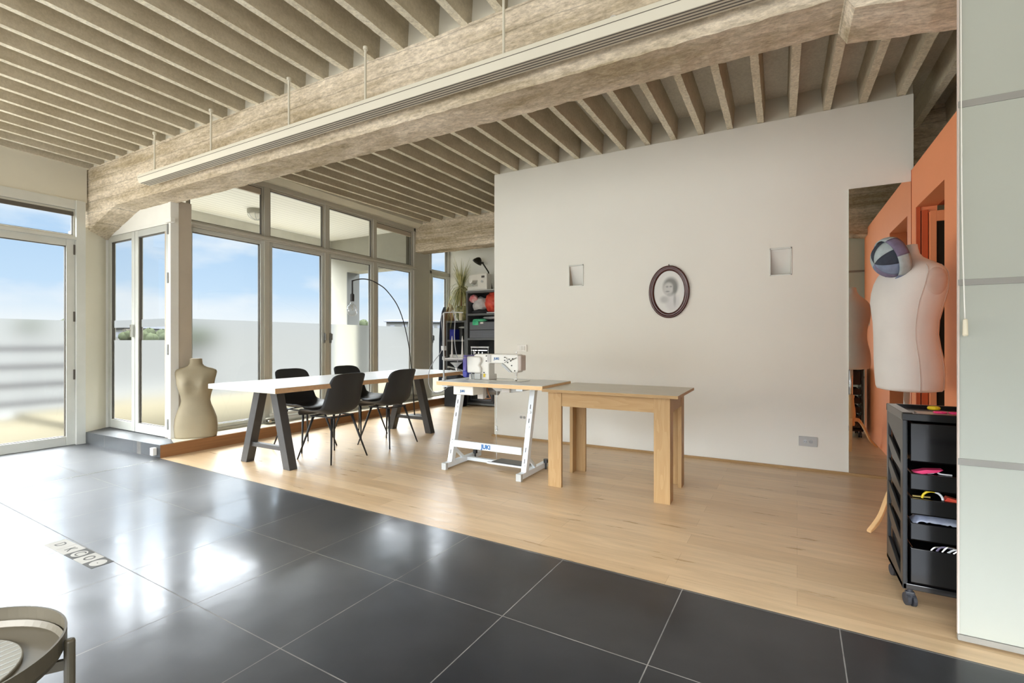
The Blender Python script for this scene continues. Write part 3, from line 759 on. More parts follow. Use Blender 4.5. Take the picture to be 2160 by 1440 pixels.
for px, d, py, r, lab in ((8, 70, 672, 1.3, 'distant green treetop on the horizon at the left edge of the left glass door'), (136, 75, 669, 1.0, 'distant green treetop on the horizon beside the right stile of the left glass door'),
                          (272, 60, 695, 1.0, 'green tree seen through the clear strip of the left double-door leaf'), (312, 60, 692, 1.5, 'larger green tree seen through the clear strip of the right double-door leaf'), (348, 80, 695, 1.6, 'green tree at the right end of the clear strip of the double doors'),
                          (764, 90, 675, 1.6, 'distant green treetop beside the grey terrace pillar')):
    p, z = far(px, d, py); blob_tree(p.x, p.y, z, r, lab)
def far_house(px0, px1, d, py, label, roof=True):
    p0, z = far(px0, d, py); p1, _ = far(px1, d, py); c = (p0 + p1) / 2; w = (p1 - p0).length
    b = root('building', (c.x, c.y, -26), label, 'building', rz=math.atan2(p1.y - p0.y, p1.x - p0.x))
    MB().box(-w / 2, w / 2, 0, 14, 0, z + 26).build('wall', 'far_wall', b)
    MB().prism([(-1, z + 25.9), (15, z + 25.9), (15, z + 26.3), (7, z + 26.9), (-1, z + 26.3)], 0, -w / 2 - .6, w / 2 + .6).build('roof', 'roof_far', b)
    n = max(2, int(w / 3))
    for k in range(n):
        for q in range(3):
            xx = -w / 2 + w * (k + .5) / n; zz = z + 24.3 - q * 2.6; MB().box(xx - .7, xx + .7, -.06, .02, zz - .6, zz + .6).build('window', 'roof_far', b)
far_house(240, 262, 110, 690, 'small white building in the clear strip of the double doors')
far_house(815, 866, 150, 678, 'low white building with pale roof on the horizon behind the arc lamp')
far_house(903, 935, 160, 679, 'pale flat building on the horizon beside the hanging coats')

# ------------------------------------------------------------------ dining table
tb = root('dining_table', (-4.13, 3.93, 0), 'long white-topped table with oak edge on dark grey A-shaped legs', 'table')
MB().box(-4.62, -3.65, 2.55, 5.36, .706, .75).build('table_top', 'table_white', tb, bevel=.001)
MB().box(-3.6505, -3.6485, 2.55, 5.36, .7065, .7485).build('edge_band', 'table_edge_oak', tb)
MB().box(-4.62, -3.65, 2.5485, 2.5505, .7065, .7485).build('edge_band', 'table_edge_pale', tb)
for yy in (2.82, 4.79):
    fr_ = MB()
    for s, xb, xt in ((-1, -4.455, -4.24), (1, -3.825, -4.02)):
        MB().prism([(xb - .045, 0), (xb + .045, 0), (xt + .045, .706), (xt - .045, .706)], 1, yy - .04, yy + .04).build('leg', 'charcoal_leg', tb, bevel=.003)
    MB().box(-4.40, -3.87, yy - .02, yy + .02, .155, .195).build('stretcher', 'charcoal_leg', tb, bevel=.003)
    MB().box(-4.30, -3.96, yy - .05, yy + .05, .698, .706).build('mounting_plate', 'charcoal_leg', tb)
# ------------------------------------------------------------------ chairs
def make_chair():
    r = root('dining_chair', (0, 0, 0), 'x', 'chair', 'black shell chairs round the long table')
    prof = [(.235, .418, .185), (.225, .440, .205), (.18, .452, .222), (.10, .447, .228), (0, .436, .23), (-.10, .440, .232), (-.165, .468, .232), (-.20, .53, .228), (-.222, .62, .219), (-.248, .72, .210), (-.266, .778, .200), (-.275, .808, .182), (-.280, .826, .150), (-.283, .836, .100), (-.284, .839, .045)]
    def at(u):
        f = u * (len(prof) - 1); i = min(int(f), len(prof) - 2); t = f - i
        P = [Vector(prof[max(0, min(len(prof) - 1, i + k))]) for k in (-1, 0, 1, 2)]
        return .5 * ((2 * P[1]) + (-P[0] + P[2]) * t + (2 * P[0] - 5 * P[1] + 4 * P[2] - P[3]) * t * t + (-P[0] + 3 * P[1] - 3 * P[2] + P[3]) * t ** 3)
    def fn(u, v):
        p = at(u); e = .01; a, b = at(max(0, u - e)), at(min(1, u + e)); d = Vector((b.x - a.x, b.y - a.y)).normalized()
        nx, nz = -d.y, d.x  # normal of profile
        if nz < 0 and u < .4: nx, nz = -nx, -nz
        if u >= .4 and nx < 0: nx, nz = -nx, -nz
        w = (v - .5) * 2; c = .045 + .035 * math.sin(min(1, max(0, (u - .2) / .8)) * math.pi)
        k = c * abs(w) ** 2.6 * (p.z / .232) ** 3
        return (p.x + nx * k, w * p.z, p.y + nz * k)
    MB().grid(fn, 40, 22).build('shell', 'chair_shell', r, smooth=True, solid=.008)
    for sx in (-1, 1):
        for sy in (-1, 1):
            MB().tube([(sx * .125, sy * .12, .425), (sx * .180, sy * .171, .21), (sx * .235, sy * .222, 0)], [.0125, .0105, .0070], 12).build('leg', 'black_metal', r, smooth=True)
    m_ = MB(); m_.bar((.15, -.135, .417), (.15, .135, .417), .02, .012).bar((-.14, -.13, .417), (-.14, .13, .417), .02, .012).bar((-.14, .125, .417), (.15, .13, .417), .02, .012).bar((-.14, -.125, .417), (.15, -.13, .417), .02, .012)
    m_.build('seat_frame', 'black_metal', r)
    return r
ch = make_chair()
spots = [(-3.85, 3.31, 180, 'black shell chair nearest the camera, its back to us, at the long table'),
         (-3.845, 4.07, 180, 'black shell chair, back to us, before the far legs of the long table'),
         (-4.49, 3.49, 0, 'black shell chair facing us behind the near end of the long table, against the windows'),
         (-4.49, 4.27, 2, 'black shell chair facing us behind the long table, below the arc lamp bulb')]
for i, (x, y, a, lab) in enumerate(spots):
    o = ch if i == 0 else copy_tree(ch)
    o.location = (x, y, 0); o.rotation_euler = (0, 0, R(a)); o['label'] = lab
# ------------------------------------------------------------------ arc lamp
al = root('arc_lamp', (-4.868, 5.724, 0), 'tall thin black arc floor lamp reaching over the table with a bare globe bulb', 'lamp')
B0 = Vector((-4.868, 5.724)); dv = Vector((.361, -.933)).normalized()
def ap(s, z): q = B0 + dv * s; return (q.x, q.y, z)
MB().lathe([(.14, 0), (.14, .018), (.135, .024), (.03, .026)], (B0.x, B0.y, 0)).build('base', 'black_metal', al, smooth=False)
arc = [(0, .02), (.032, .206), (.07, .42), (.105, .60), (.158, .80), (.259, 1.09), (.47, 1.42), (.72, 1.645), (1.09, 1.805), (1.35, 1.856), (1.594, 1.875), (1.823, 1.858), (2.03, 1.812)]
def cat(P, n=6):
    out = []
    for i in range(len(P) - 1):
        a = [P[max(0, min(len(P) - 1, i + k))] for k in (-1, 0, 1, 2)]; a = [Vector(q) for q in a]
        for k in range(n):
            t = k / n; out.append(.5 * ((2 * a[1]) + (-a[0] + a[2]) * t + (2 * a[0] - 5 * a[1] + 4 * a[2] - a[3]) * t * t + (-a[0] + 3 * a[1] - 3 * a[2] + a[3]) * t ** 3))
    out.append(Vector(P[-1])); return out
apts = cat([ap(s, z) for s, z in arc])
nb = int(len(apts) * .33)
MB().tube(apts[:nb], .0095, 10).build('pole', 'black_metal', al, smooth=True)
MB().tube(apts[nb - 1:], .0065, 10).build('arc_rod', 'black_metal', al, smooth=True)
hx = ap(2.046, 0)[0]; hy = ap(2.046, 0)[1]
MB().tube([(hx, hy, 1.815), (hx, hy, 1.66)], .009, 8).build('drop_rod', 'black_metal', al)
MB().lathe([(.018, 0), (.022, .002), (.022, .075), (.012, .082)], (hx, hy, 1.585), 20).build('socket', 'black_metal', al)
bl = MB().lathe([(.016, .0), (.018, -.02), (.03, -.04), (.048, -.06), (.058, -.085), (.06, -.105), (.055, -.13), (.04, -.152), (.02, -.164), (.004, -.167)], (hx, hy, 1.585), 28).build('bulb', 'bulb_glass', al, smooth=True)
MB().tube([(hx + .012 * math.cos(k * 1.9), hy + .012 * math.sin(k * 1.9), 1.55 - .008 * k) for k in range(9)], .0018, 6).build('filament', 'brass', bl)
# ------------------------------------------------------------------ oak table
ot = root('oak_table', (-1.13, 3.76, 0), 'rectangular light oak table with broad corner legs beside the sewing table', 'table')
TX0, TX1, TY0, TY1 = -1.627, -.607, 3.415, 4.11
MB().box(TX0, TX1, TY0, TY1, .748, .77).build('table_top', 'oak_top', ot, bevel=.002)
MB().box(TX0, TX1, TY0 - .001, TY0 + .001, .749, .769).box(TX1 - .001, TX1 + .001, TY0, TY1, .749, .769).build('edge_band', 'oak_x', ot)
LX0, LX1, LY0, LY1 = -1.605, -.672, 3.485, 4.045
for sx, x in ((1, LX0), (-1, LX1)):
    for sy, y in ((1, LY0), (-1, LY1)):
        m_ = MB(); wx = .112; wy = .034; t = .028
        m_.box(min(x, x + sx * wx), max(x, x + sx * wx), min(y, y + sy * t), max(y, y + sy * t), 0, .748)
        m_.box(min(x, x + sx * t), max(x, x + sx * t), min(y + sy * t, y + sy * .112), max(y + sy * t, y + sy * .112), 0, .748)
        m_.build('leg', 'oak_z', ot, bevel=.0015)
MB().box(LX0 + .112, LX1 - .112, LY0 + .006, LY0 + .024, .635, .748).build('apron', 'oak_x', ot)
MB().box(LX0 + .112, LX1 - .112, LY1 - .024, LY1 - .006, .635, .748).build('apron', 'oak_x', ot)
MB().box(LX1 - .02, LX1 - .004, LY0 + .112, LY1 - .112, .635, .748).build('apron', 'oak_x', ot)
MB().box(LX0 + .004, LX0 + .02, LY0 + .112, LY1 - .112, .635, .748).build('apron', 'oak_x', ot)
# ------------------------------------------------------------------ sewing table and industrial machine
sw = root('sewing_table', (-2.2, 3.76, 0), 'industrial sewing table with grey top, pale wood edge and white steel frame', 'table')
SX0, SX1, SY0, SY1 = -2.67, -1.632, 3.435, 4.02
MB().box(SX0, SX1, SY0, SY1, .755, .79).build('table_top', 'sew_top', sw, bevel=.002)
m_ = MB(); e = .0012
m_.box(SX0 - e, SX1 + e, SY0 - e, SY0 + e, .756, .787).box(SX1 - e, SX1 + e, SY0, SY1, .756, .787).box(SX0 - e, SX0 + e, SY0, SY1, .756, .787)
m_.build('edge_band', 'sew_edge', sw)
for x in (-2.615, -1.862):
    fx = x
    MB().box(x - .022, x + .022, 3.50, 4.05, .012, .058).build('foot', 'frame_white', sw, bevel=.002)
    MB().box(x - .024, x + .024, 3.465, 3.50, 0, .060).build('foot_cap', 'plastic_grey', sw, bevel=.003)
    MB().prism([(3.545, .058), (3.60, .058), (3.77, .735), (3.715, .735)], 0, x - .02 if x < -2 else x - .02, x + .028).build('leg', 'frame_white', sw, bevel=.002)
    MB().bar((x + .004, 3.62, .17), (x + .004, 3.76, .058), .02, .025).build('brace', 'frame_white', sw)
    MB().box(x - .03, x + .03, 3.48, 3.98, .735, .755).build('rail', 'frame_white', sw)
    for z in (.11, .20, .42, .54):
        y = 3.545 + (z - .058) / (.677) * .17
        MB().disc((x + .004, y - .004, z), (0, 1, -.25), .011, .012, 12).build('bolt', 'steel', sw)
    for z in (.145, .235, .47, .585):
        y = 3.545 + (z - .058) / .677 * .17; MB().bar((x + .004, y - .0055, z - .018), (x + .004, y + .0035, z + .018), .005, .004, (1, 0, 0)).build('slot', 'black_gap', sw)
    MB().tube([(x + .03, 3.93, .06), (x + .03, 3.93, .09)], .022, 8).tube([(x + .03, 3.93, .0), (x + .03, 3.93, .06)], .008, 8).build('levelling_knob', 'black_plastic', sw)
cb = MB().box(-2.59, -1.885, 3.555, 3.575, .195, .255).build('crossbar', 'frame_white', sw, bevel=.002)
text_part('JUKI', 'lettering', 'brand_blue', cb, (-2.23, 3.554, .224), (90, 0, 0), .050, .0028)
MB().box(-2.59, -1.885, 3.80, 3.84, .02, .05).build('lower_bar', 'frame_white', sw)
td = MB().prism([(-2.26, 3.70), (-1.90, 3.70), (-1.92, 3.84), (-2.24, 3.84)], 2, .058, .068).build('treadle', 'black_plastic', sw)
MB().box(-2.30, -1.92, 3.685, 3.715, .048, .062).build('treadle_rail', 'frame_white', sw)
m_ = MB().tube([(-2.225, 3.73, .07), (-2.225, 3.72, .40), (-2.222, 3.73, .74)], .0025, 6).tube([(-2.222, 3.72, .36), (-2.222, 3.72, .385)], .010, 10).tube([(-2.218, 3.72, .345), (-2.218, 3.72, .355)], .012, 10)
m_.build('pull_chain', 'steel', sw)
bxc = MB().box(-2.535, -2.325, 3.50, 3.66, .672, .752).build('control_box', 'machine_white', sw, bevel=.006)
text_part('JUKI', 'lettering', 'brand_blue', bxc, (-2.435, 3.4985, .705), (90, 0, 0), .026, .0012)
mo_ = root('clutch_motor', (-2.3, 3.80, .60), 'grey electric motor and oil pan hanging under the sewing table top', 'motor')
MB().tube([(-2.40, 3.78, .69), (-2.36, 3.78, .69)], .05, 20).tube([(-2.36, 3.78, .695), (-2.24, 3.78, .695)], .042, 20).build('housing', 'hinge_steel', mo_, smooth=False)
MB().box(-2.385, -2.325, 3.66, 3.72, .625, .735).build('switch_box', 'pale_stone', mo_, bevel=.004)
MB().tube([(-2.31, 3.70, .74), (-2.29, 3.69, .68), (-2.27, 3.70, .63), (-2.33, 3.70, .625)], .006, 8).build('cable', 'brown_leather', mo_)
MB().prism([(-2.24, .752), (-1.90, .752), (-1.93, .712), (-2.02, .70), (-2.10, .706), (-2.17, .708)], 1, 3.62, 3.86).build('oil_pan', 'plastic_grey', mo_, bevel=.004)
MB().box(-2.10, -2.02, 3.60, 3.625, .702, .735).build('pan_plate', 'pale_stone', mo_, bevel=.003)
# machine head
sm = root('sewing_machine', (-2.27, 3.76, .79), 'white industrial sewing machine with blue handwheel cover on the sewing table', 'sewing machine')
MB().box(-2.52, -1.95, 3.67, 3.85, .79, .796).build('bed', 'steel', sm, bevel=.002)
MB().box(-2.50, -2.28, 3.69, 3.83, .796, .845).build('base_block', 'machine_white', sm, bevel=.006)
m_ = MB().prism([(-2.44, .80), (-2.285, .80), (-2.285, .945), (-2.14, .945), (-2.105, .915), (-2.045, .868), (-1.995, .868), (-1.985, .90), (-1.985, 1.015), (-2.0, 1.028), (-2.42, 1.028), (-2.45, 1.015)], 1, 3.695, 3.80)
m_.build('head', 'machine_white', sm, bevel=.01)
MB().prism([(-2.505, .855), (-2.36, .855), (-2.355, .90), (-2.375, .925), (-2.355, .96), (-2.36, 1.0), (-2.40, 1.005), (-2.51, 1.005)], 1, 3.668, 3.83).build('motor_cover', 'machine_white', sm, bevel=.012)
MB().prism([(-2.545, .84), (-2.515, .83), (-2.508, 1.012), (-2.53, 1.018), (-2.548, 1.0)], 1, 3.66, 3.84).build('wheel_cover', 'machine_blue', sm, bevel=.008)
MB().prism([(-2.54, .815), (-2.50, .81), (-2.495, .85), (-2.508, .875), (-2.547, .87)], 1, 3.655, 3.84).build('handwheel', 'machine_deepblue', sm, bevel=.008)
MB().box(-2.30, -2.262, 3.69, 3.694, .955, 1.022).build('side_plate', 'pale_stone', sm)
MB().box(-2.42, -2.36, 3.667, 3.69, .80, .850).build('warning_plate', 'plastic_grey', sm)
MB().box(-2.34, -2.32, 3.688, 3.692, .82, .85).build('warning_label', 'yellow_tape', sm)
MB().box(-1.999, -1.962, 3.70, 3.795, .885, 1.02).build('face_plate', 'linen_seam', sm, bevel=.008)
MB().prism([(-2.145, .948), (-2.115, .93), (-2.05, .872), (-2.075, .872), (-2.15, .93)], 1, 3.684, 3.80).build('lower_guard', 'plastic_grey', sm)
for x, z in ((-2.12, 1.0), (-2.12, .975), (-2.09, .955), (-2.075, .985), (-2.06, .97), (-2.04, .99), (-2.05, .93), (-2.02, .885), (-2.31, 1.01), (-2.31, .965), (-2.335, .86)): MB().disc((x, 3.692, z), (0, 1, 0), .005, .01, 10).build('screw', 'black_metal', sm)
MB().tube([(-2.11, 3.69, 1.0), (-2.09, 3.685, .985), (-2.095, 3.685, .965), (-2.12, 3.69, .955)], .003, 6).tube([(-2.0, 3.69, 1.0), (-2.03, 3.685, .985), (-2.06, 3.687, .975)], .003, 6).build('thread_guide', 'steel', sm)
MB().tube([(-2.03, 3.745, .87), (-2.03, 3.745, .835)], .006, 10).tube([(-2.03, 3.745, .84), (-2.03, 3.745, .80)], .0025, 8).build('needle_bar', 'steel', sm)
MB().box(-2.042, -2.018, 3.725, 3.74, .80, .815).bar((-2.03, 3.74, .81), (-2.02, 3.72, .798), .018, .003).build('presser_foot', 'chrome', sm)
MB().tube([(-2.03, 3.745, 1.025), (-2.03, 3.745, 1.058)], .004, 8).disc((-2.03, 3.745, 1.045), (0, 0, 1), .008, .004).build('tension_rod', 'steel', sm)
m_ = MB().tube([(-2.46, 3.72, 1.025), (-2.47, 3.73, 1.05)], .007, 8).box(-2.50, -2.33, 3.735, 3.745, 1.055, 1.062)
for x in (-2.46, -2.42, -2.38): m_.tube([(x, 3.735, 1.025), (x, 3.735, 1.045)], .006, 8)
m_.build('bobbin_winder', 'chrome', sm)
text_part('JUKI', 'lettering', 'brand_blue', sm, (-2.205, 3.6935, .987), (90, 0, 0), .028, .0012)
MB().tube([(-2.46, 3.68, .80), (-2.455, 3.67, .86)], .006, 8).tube([(-2.44, 3.68, .79), (-2.44, 3.675, .845)], .005, 8).build('knee_lifter', 'steel', sm)
# thread stand
ts = root('thread_stand', (-2.66, 3.52, .79), 'tall white thread stand with spool pins clamped to the left corner of the sewing table', 'stand')
MB().tube([(-2.655, 3.52, .76), (-2.655, 3.52, 1.40)], .0075, 10).build('pole', 'plastic_grey', ts)
MB().disc((-2.655, 3.52, .80), (0, 0, 1), .016, .02).disc((-2.655, 3.52, .99), (0, 0, 1), .014, .03).box(-2.67, -2.64, 3.50, 3.54, 1.06, 1.10).build('clamp', 'plastic_grey', ts)
MB().bar((-2.655, 3.52, .985), (-2.50, 3.60, .985), .02, .012).bar((-2.655, 3.52, .97), (-2.58, 3.70, .97), .01, .008).build('spool_arm', 'pale_stone', ts)
MB().tube([(-2.655, 3.52, 1.40), (-2.58, 3.57, 1.405), (-2.50, 3.60, 1.40)], .005, 8).tube([(-2.60, 3.56, 1.405), (-2.59, 3.565, 1.425), (-2.57, 3.575, 1.40)], .003, 6).build('guide_arm', 'plastic_grey', ts)
for x, y in ((-2.60, 3.57), (-2.515, 3.61)):
    MB().lathe([(.018, 0), (.018, .004), (.011, .012), (.007, .08), (.004, .15), (.008, .152), (.002, .20)], (x, y, .99), 12).build('spool_pin', 'pale_stone', ts, smooth=False)
    MB().disc((x, y, .992), (0, 0, 1), .038, .003).build('spool_plate', 'plastic_grey', ts)
cb_ = tag(MB().tube(cat([(-2.65, 3.52, 1.40), (-2.675, 3.51, 1.36), (-2.66, 3.51, 1.20), (-2.665, 3.50, 1.06), (-2.72, 3.46, .96), (-2.755, 3.44, .88), (-2.76, 3.44, .76), (-2.72, 3.45, .69), (-2.66, 3.48, .685), (-2.62, 3.55, .74)]), .0035, 8).build('power_cable', 'cable_grey', smooth=True), 'thin grey cable looping off the left corner of the sewing table', 'cable')
cb2 = tag(MB().tube(cat([(-2.59, 3.57, 1.41), (-2.575, 3.58, 1.33), (-2.58, 3.58, 1.2), (-2.57, 3.58, 1.08), (-2.56, 3.6, .97), (-2.565, 3.6, .9), (-2.54, 3.63, .87)]), .004, 8).build('lamp_cable', 'cable_grey', smooth=True), 'grey flexible cable hanging from the thread stand guide', 'cable')
sl = root('desk_lamp', (-2.60, 3.60, .79), 'small clear conical work lamp low on the thread stand', 'lamp')
MB().tube([(-2.575, 3.60, .90), (-2.57, 3.60, .875)], .010, 10).build('joint', 'steel', sl)
MB().lathe([(.055, 0), (.05, -.006), (.022, -.03), (.012, -.045)], (-2.575, 3.60, .95), 20).build('lamp_shade', 'plastic_grey', sl)

# ------------------------------------------------------------------ dress forms
def torso(name, root_o, secs, m, arms=None):
    return MB().loft(secs, 40).build(name, m, root_o, smooth=True)
# small cream form standing on the platform, turned towards the camera
f1 = root('dress_form', (-5.450, 2.880, .1255), 'bare cream hard-shell female torso standing on the platform by the windows', 'dress form', rz=R(52))
def S1(z, w, d, cy=0, e=2.2): return ((0, cy, z), w, d, e)
def S1(z, w, d, cy=0, e=2.2): return ((0, cy, z), w * 1.03, d, e)
secs = [S1(0, .184, .118, .01), S1(.02, .190, .120, .01), S1(.12, .194, .124, .01), S1(.20, .186, .120, .01), S1(.28, .162, .105), S1(.345, .137, .088), S1(.39, .128, .083), S1(.44, .134, .086, -.004), S1(.50, .150, .096, -.010),
        S1(.56, .166, .102, -.012), S1(.61, .172, .096, -.006), S1(.655, .182, .082, .002, 2.4), S1(.69, .188, .066, .008, 2.6), S1(.712, .180, .056, .01, 2.6), S1(.728, .150, .050, .012), S1(.742, .105, .048, .012), S1(.757, .072, .048, .012), S1(.778, .058, .050, .01), S1(.815, .055, .050, .006), S1(.830, .055, .05, .004)]
m_ = MB().loft(secs, 72)
for v in m_.v:      # bust
    if v.y < 0:
        for sx in (-1, 1): v.y -= .038 * math.exp(-((v.x - sx * .082) / .05) ** 2 - ((v.z - .555) / .055) ** 2)
b1 = m_.build('body', 'form_cream', f1, smooth=True)
MB().lathe([(.050, .830), (.050, .834), (.040, .836)], (0, .004, 0), 24).build('neck_cap', 'taupe_post', f1)
m_ = MB()
for s in (-1, 1): m_.grid(lambda u, v: (s * .075 + .05 * math.sin(u * math.pi) * math.cos(v * 6.283), -.088 - .040 * math.cos(u * math.pi / 1) * (1 if u < .5 else 0) , .56 + .05 * math.sin(u * math.pi) * math.sin(v * 6.283)), 8, 16)
# large linen form on its wooden tripod
F2 = Vector((.665, 3.70, 0))
f2 = root('dress_form', F2, 'white linen male torso form on a chrome pole with wooden tripod, behind the black trolley', 'dress form')
def S2(z, x0, x1, d, cy=0, e=2.3): return ((F2.x + (x0 + x1) / 2, F2.y + cy, z), (x1 - x0) / 2, d, e)
# silhouette runs along x, facing -x (chest to the left), shoulders spread along y
secs = [S2(.845, -.10, .10, .13), S2(.853, -.128, .148, .165), S2(.87, -.133, .158, .175), S2(.95, -.140, .162, .178), S2(1.03, -.144, .155, .176), S2(1.10, -.146, .140, .17), S2(1.18, -.148, .128, .166), S2(1.26, -.150, .130, .172),
        S2(1.33, -.156, .145, .185), S2(1.38, -.158, .155, .198), S2(1.44, -.146, .160, .212), S2(1.50, -.125, .155, .218), S2(1.545, -.10, .14, .212), S2(1.58, -.078, .115, .185), S2(1.61, -.058, .088, .13), S2(1.635, -.042, .066, .085), S2(1.66, -.030, .052, .066), S2(1.69, -.024, .044, .060), S2(1.715, -.022, .040, .058)]
rot = Matrix.Translation(F2) @ Matrix.Rotation(R(24), 4, 'Z') @ Matrix.Translation(-F2)
b2 = MB().loft(secs, 48).xform(rot)
b2 = b2.build('body', 'linen', f2, smooth=True)
# side and princess seams
def seam(ang, r=.0018):
    pts = []
    for c, rx, ry, *e in secs[1:-5]:
        ex = e[0]; cx, sy = math.cos(ang), math.sin(ang)
        pts.append(rot @ Vector((c[0] + (rx + .0008) * math.copysign(abs(cx) ** (2 / ex), cx), c[1] + (ry + .0008) * math.copysign(abs(sy) ** (2 / ex), sy), c[2])))
    return cat(pts, 3)
m_ = MB()
for a in (R(-60), R(-108), R(-20), R(120)): m_.tube(seam(a), .0016, 6)
m_.build('seam', 'linen_seam', b2)
def body_y(x, z):
    for q0, q1 in zip(secs, secs[1:]):
        if q0[0][2] <= z <= q1[0][2]:
            t = (z - q0[0][2]) / (q1[0][2] - q0[0][2]); cxx = q0[0][0] + (q1[0][0] - q0[0][0]) * t
            rx = q0[1] + (q1[1] - q0[1]) * t; ry = q0[2] + (q1[2] - q0[2]) * t
            k = min(.985, abs(x - cxx) / rx); return ry * (1 - k ** 2.3) ** (1 / 2.3)
    return .1
def plate(u, v):
    a_ = v * 2 * math.pi; x = F2.x + .02 + .060 * u * math.cos(a_); z = 1.480 + .078 * u * math.sin(a_)
    return rot @ Vector((x, F2.y - body_y(x, z) - .0045 * (1 - u ** 8), z))
MB().grid(plate, 8, 32).build('arm_plate', 'linen_seam', b2, smooth=True)
MB().tube([(F2.x, F2.y, .50), (F2.x, F2.y, .86)], .0155, 20).build('pole', 'chrome', f2, smooth=True)
MB().lathe([(.030, .24), (.034, .26), (.030, .28), (.036, .31), (.040, .36), (.036, .42), (.027, .48), (.024, .53), (.030, .55), (.028, .565), (.018, .57)], (F2.x, F2.y, 0), 24).build('turned_column', 'beech', f2, smooth=True)
for a in (R(-142), R(-24), R(98)):
    d = Vector((math.cos(a), math.sin(a), 0)); n_ = Vector((-d.y, d.x, 0)); L = .262
    prof = [(.02, .30, .035), (.07, .30, .040), (.11, .25, .040), (.15, .17, .036), (.185, .095, .032), (.225, .045, .028), (L, .014, .014)]
    m_ = MB(); b = 0; pp = cat([(r, z, h) for r, z, h in prof], 4)
    for r_, z_, h_ in pp:
        for sx, sz in ((-1, -1), (1, -1), (1, 1), (-1, 1)):
            m_.v.append(F2 + d * r_ + n_ * sx * .014 + Vector((0, 0, max(0, z_ + sz * h_ / 2))))
    for i in range(len(pp) - 1):
        for k in range(4): m_.f.append((i * 4 + k, i * 4 + (k + 1) % 4, (i + 1) * 4 + (k + 1) % 4, (i + 1) * 4 + k))
    m_.f.append((3, 2, 1, 0)); m_.f.append(tuple(4 * (len(pp) - 1) + k for k in range(4)))
    m_.build('leg', 'beech', f2, bevel=.003)
# patchwork denim cap hanging on the neck of the form, crown towards the left
cp = root('patchwork_cap', (.59, 3.64, 1.60), 'patchwork denim brimless cap hung on the neck of the white dress form', 'cap')
ax = (Vector((-.86, -.25, -.30))).normalized(); u_ = ax.cross(Vector((0, 0, 1))).normalized(); w_ = u_.cross(ax).normalized(); c0 = Vector((.578, 3.60, 1.632))
def dome(t, a, k=1.0):  # t 0 crown .. 1 rim
    r = .114 * math.sin(min(1, t) * math.pi / 2) ** .8 * k; h = .104 * math.cos(t * math.pi / 2)
    return c0 + ax * (h - .01) + (u_ * math.cos(a) + w_ * math.sin(a)) * r
ms_ = ['denim_light', 'denim_dark', 'denim_light', 'denim_dark', 'denim_mid', 'denim_violet', 'denim_mid', 'denim_light']
for k in range(8):
    a0 = k * math.pi / 4 + .35
    MB().grid(lambda u, v: dome(u * .999 + .001, a0 + v * math.pi / 4), 10, 6).build('panel', ms_[k], cp, smooth=True, solid=.004)
for k in range(6):
    a0 = k * math.pi / 3
    MB().grid(lambda u, v: c0 + ax * (.03 - .062 * u) + (u_ * math.cos(a0 + v * math.pi / 3) + w_ * math.sin(a0 + v * math.pi / 3)) * (.119 + .007 * math.sin(u * math.pi)), 4, 8).build('cuff', ['denim_mid', 'denim_light', 'denim_violet', 'denim_light', 'denim_mid', 'denim_violet'][k], cp, smooth=True, solid=.006)

# ------------------------------------------------------------------ black salon trolley
tr = root('trolley', (.66, 2.83, 0), 'black glossy plastic trolley on castors with open trays, in front of the orange wall', 'trolley')
X0, X1, Y0, Y1 = .462, .86, 2.645, 3.0
def side(x):
    m_ = MB()
    m_.box(x, x + .014, Y0, Y0 + .045, .075, .83).box(x, x + .014, Y1 - .03, Y1, .075, .83)
    m_.prism([(Y0 + .04, .83), (Y1 - .03, .83), (Y1 - .03, .745), (Y0 + .04, .66)], 0, x, x + .014)
    m_.prism([(Y0 + .04, .075), (Y1 - .03, .075), (Y1 - .03, .19), (Y0 + .04, .12)], 0, x, x + .014)
    for k in range(4):
        z = .60 - k * .112
        m_.prism([(Y0 + .04, z), (Y0 + .04, z - .03), (Y1 - .12, z - .01), (Y1 - .03, z + .04), (Y1 - .03, z + .085)], 0, x + .002, x + .012)
    return m_
MB().box(X0 + .0165, X0 + .021, Y0 + .03, Y1 - .02, .10, .80).build('side_liner', 'gloss_black', tr)
MB().box(X1 - .021, X1 - .0165, Y0 + .03, Y1 - .02, .10, .80).build('side_liner', 'gloss_black', tr)
side(X0).build('side_frame', 'black_plastic', tr, bevel=.002)
side(X1 - .014).build('side_frame', 'black_plastic', tr, bevel=.002)
m_ = MB(); m_.box(X0 - .002, X1 + .002, Y0 - .006, Y0 + .012, .80, .832).box(X0 - .002, X1 + .002, Y1 - .016, Y1 + .002, .80, .835).box(X0 - .002, X0 + .035, Y0, Y1, .80, .835).box(X1 - .035, X1 + .002, Y0, Y1, .80, .835).box(X0, X1, Y0, Y1, .814, .820)
m_.build('top_tray', 'gloss_black', tr, bevel=.003)
for z0, z1 in ((.625, .79), (.505, .575), (.40, .468), (.29, .362), (.105, .255)):
    m_ = MB(); a, b = X0 + .028, X1 - .028
    m_.box(a, b, Y0 + .002, Y0 + .014, z0, z1).box(a, b, Y1 - .03, Y1 - .018, z0, z1).box(a, a + .01, Y0 + .014, Y1 - .03, z0, z1).box(b - .01, b, Y0 + .014, Y1 - .03, z0, z1).box(a, b, Y0 + .002, Y1 - .018, z0, z0 + .008)
    m_.build('tray', 'gloss_black', tr, bevel=.003)
MB().box(X0, X1, Y0, Y1, .075, .10).build('base', 'gloss_black', tr, bevel=.003)
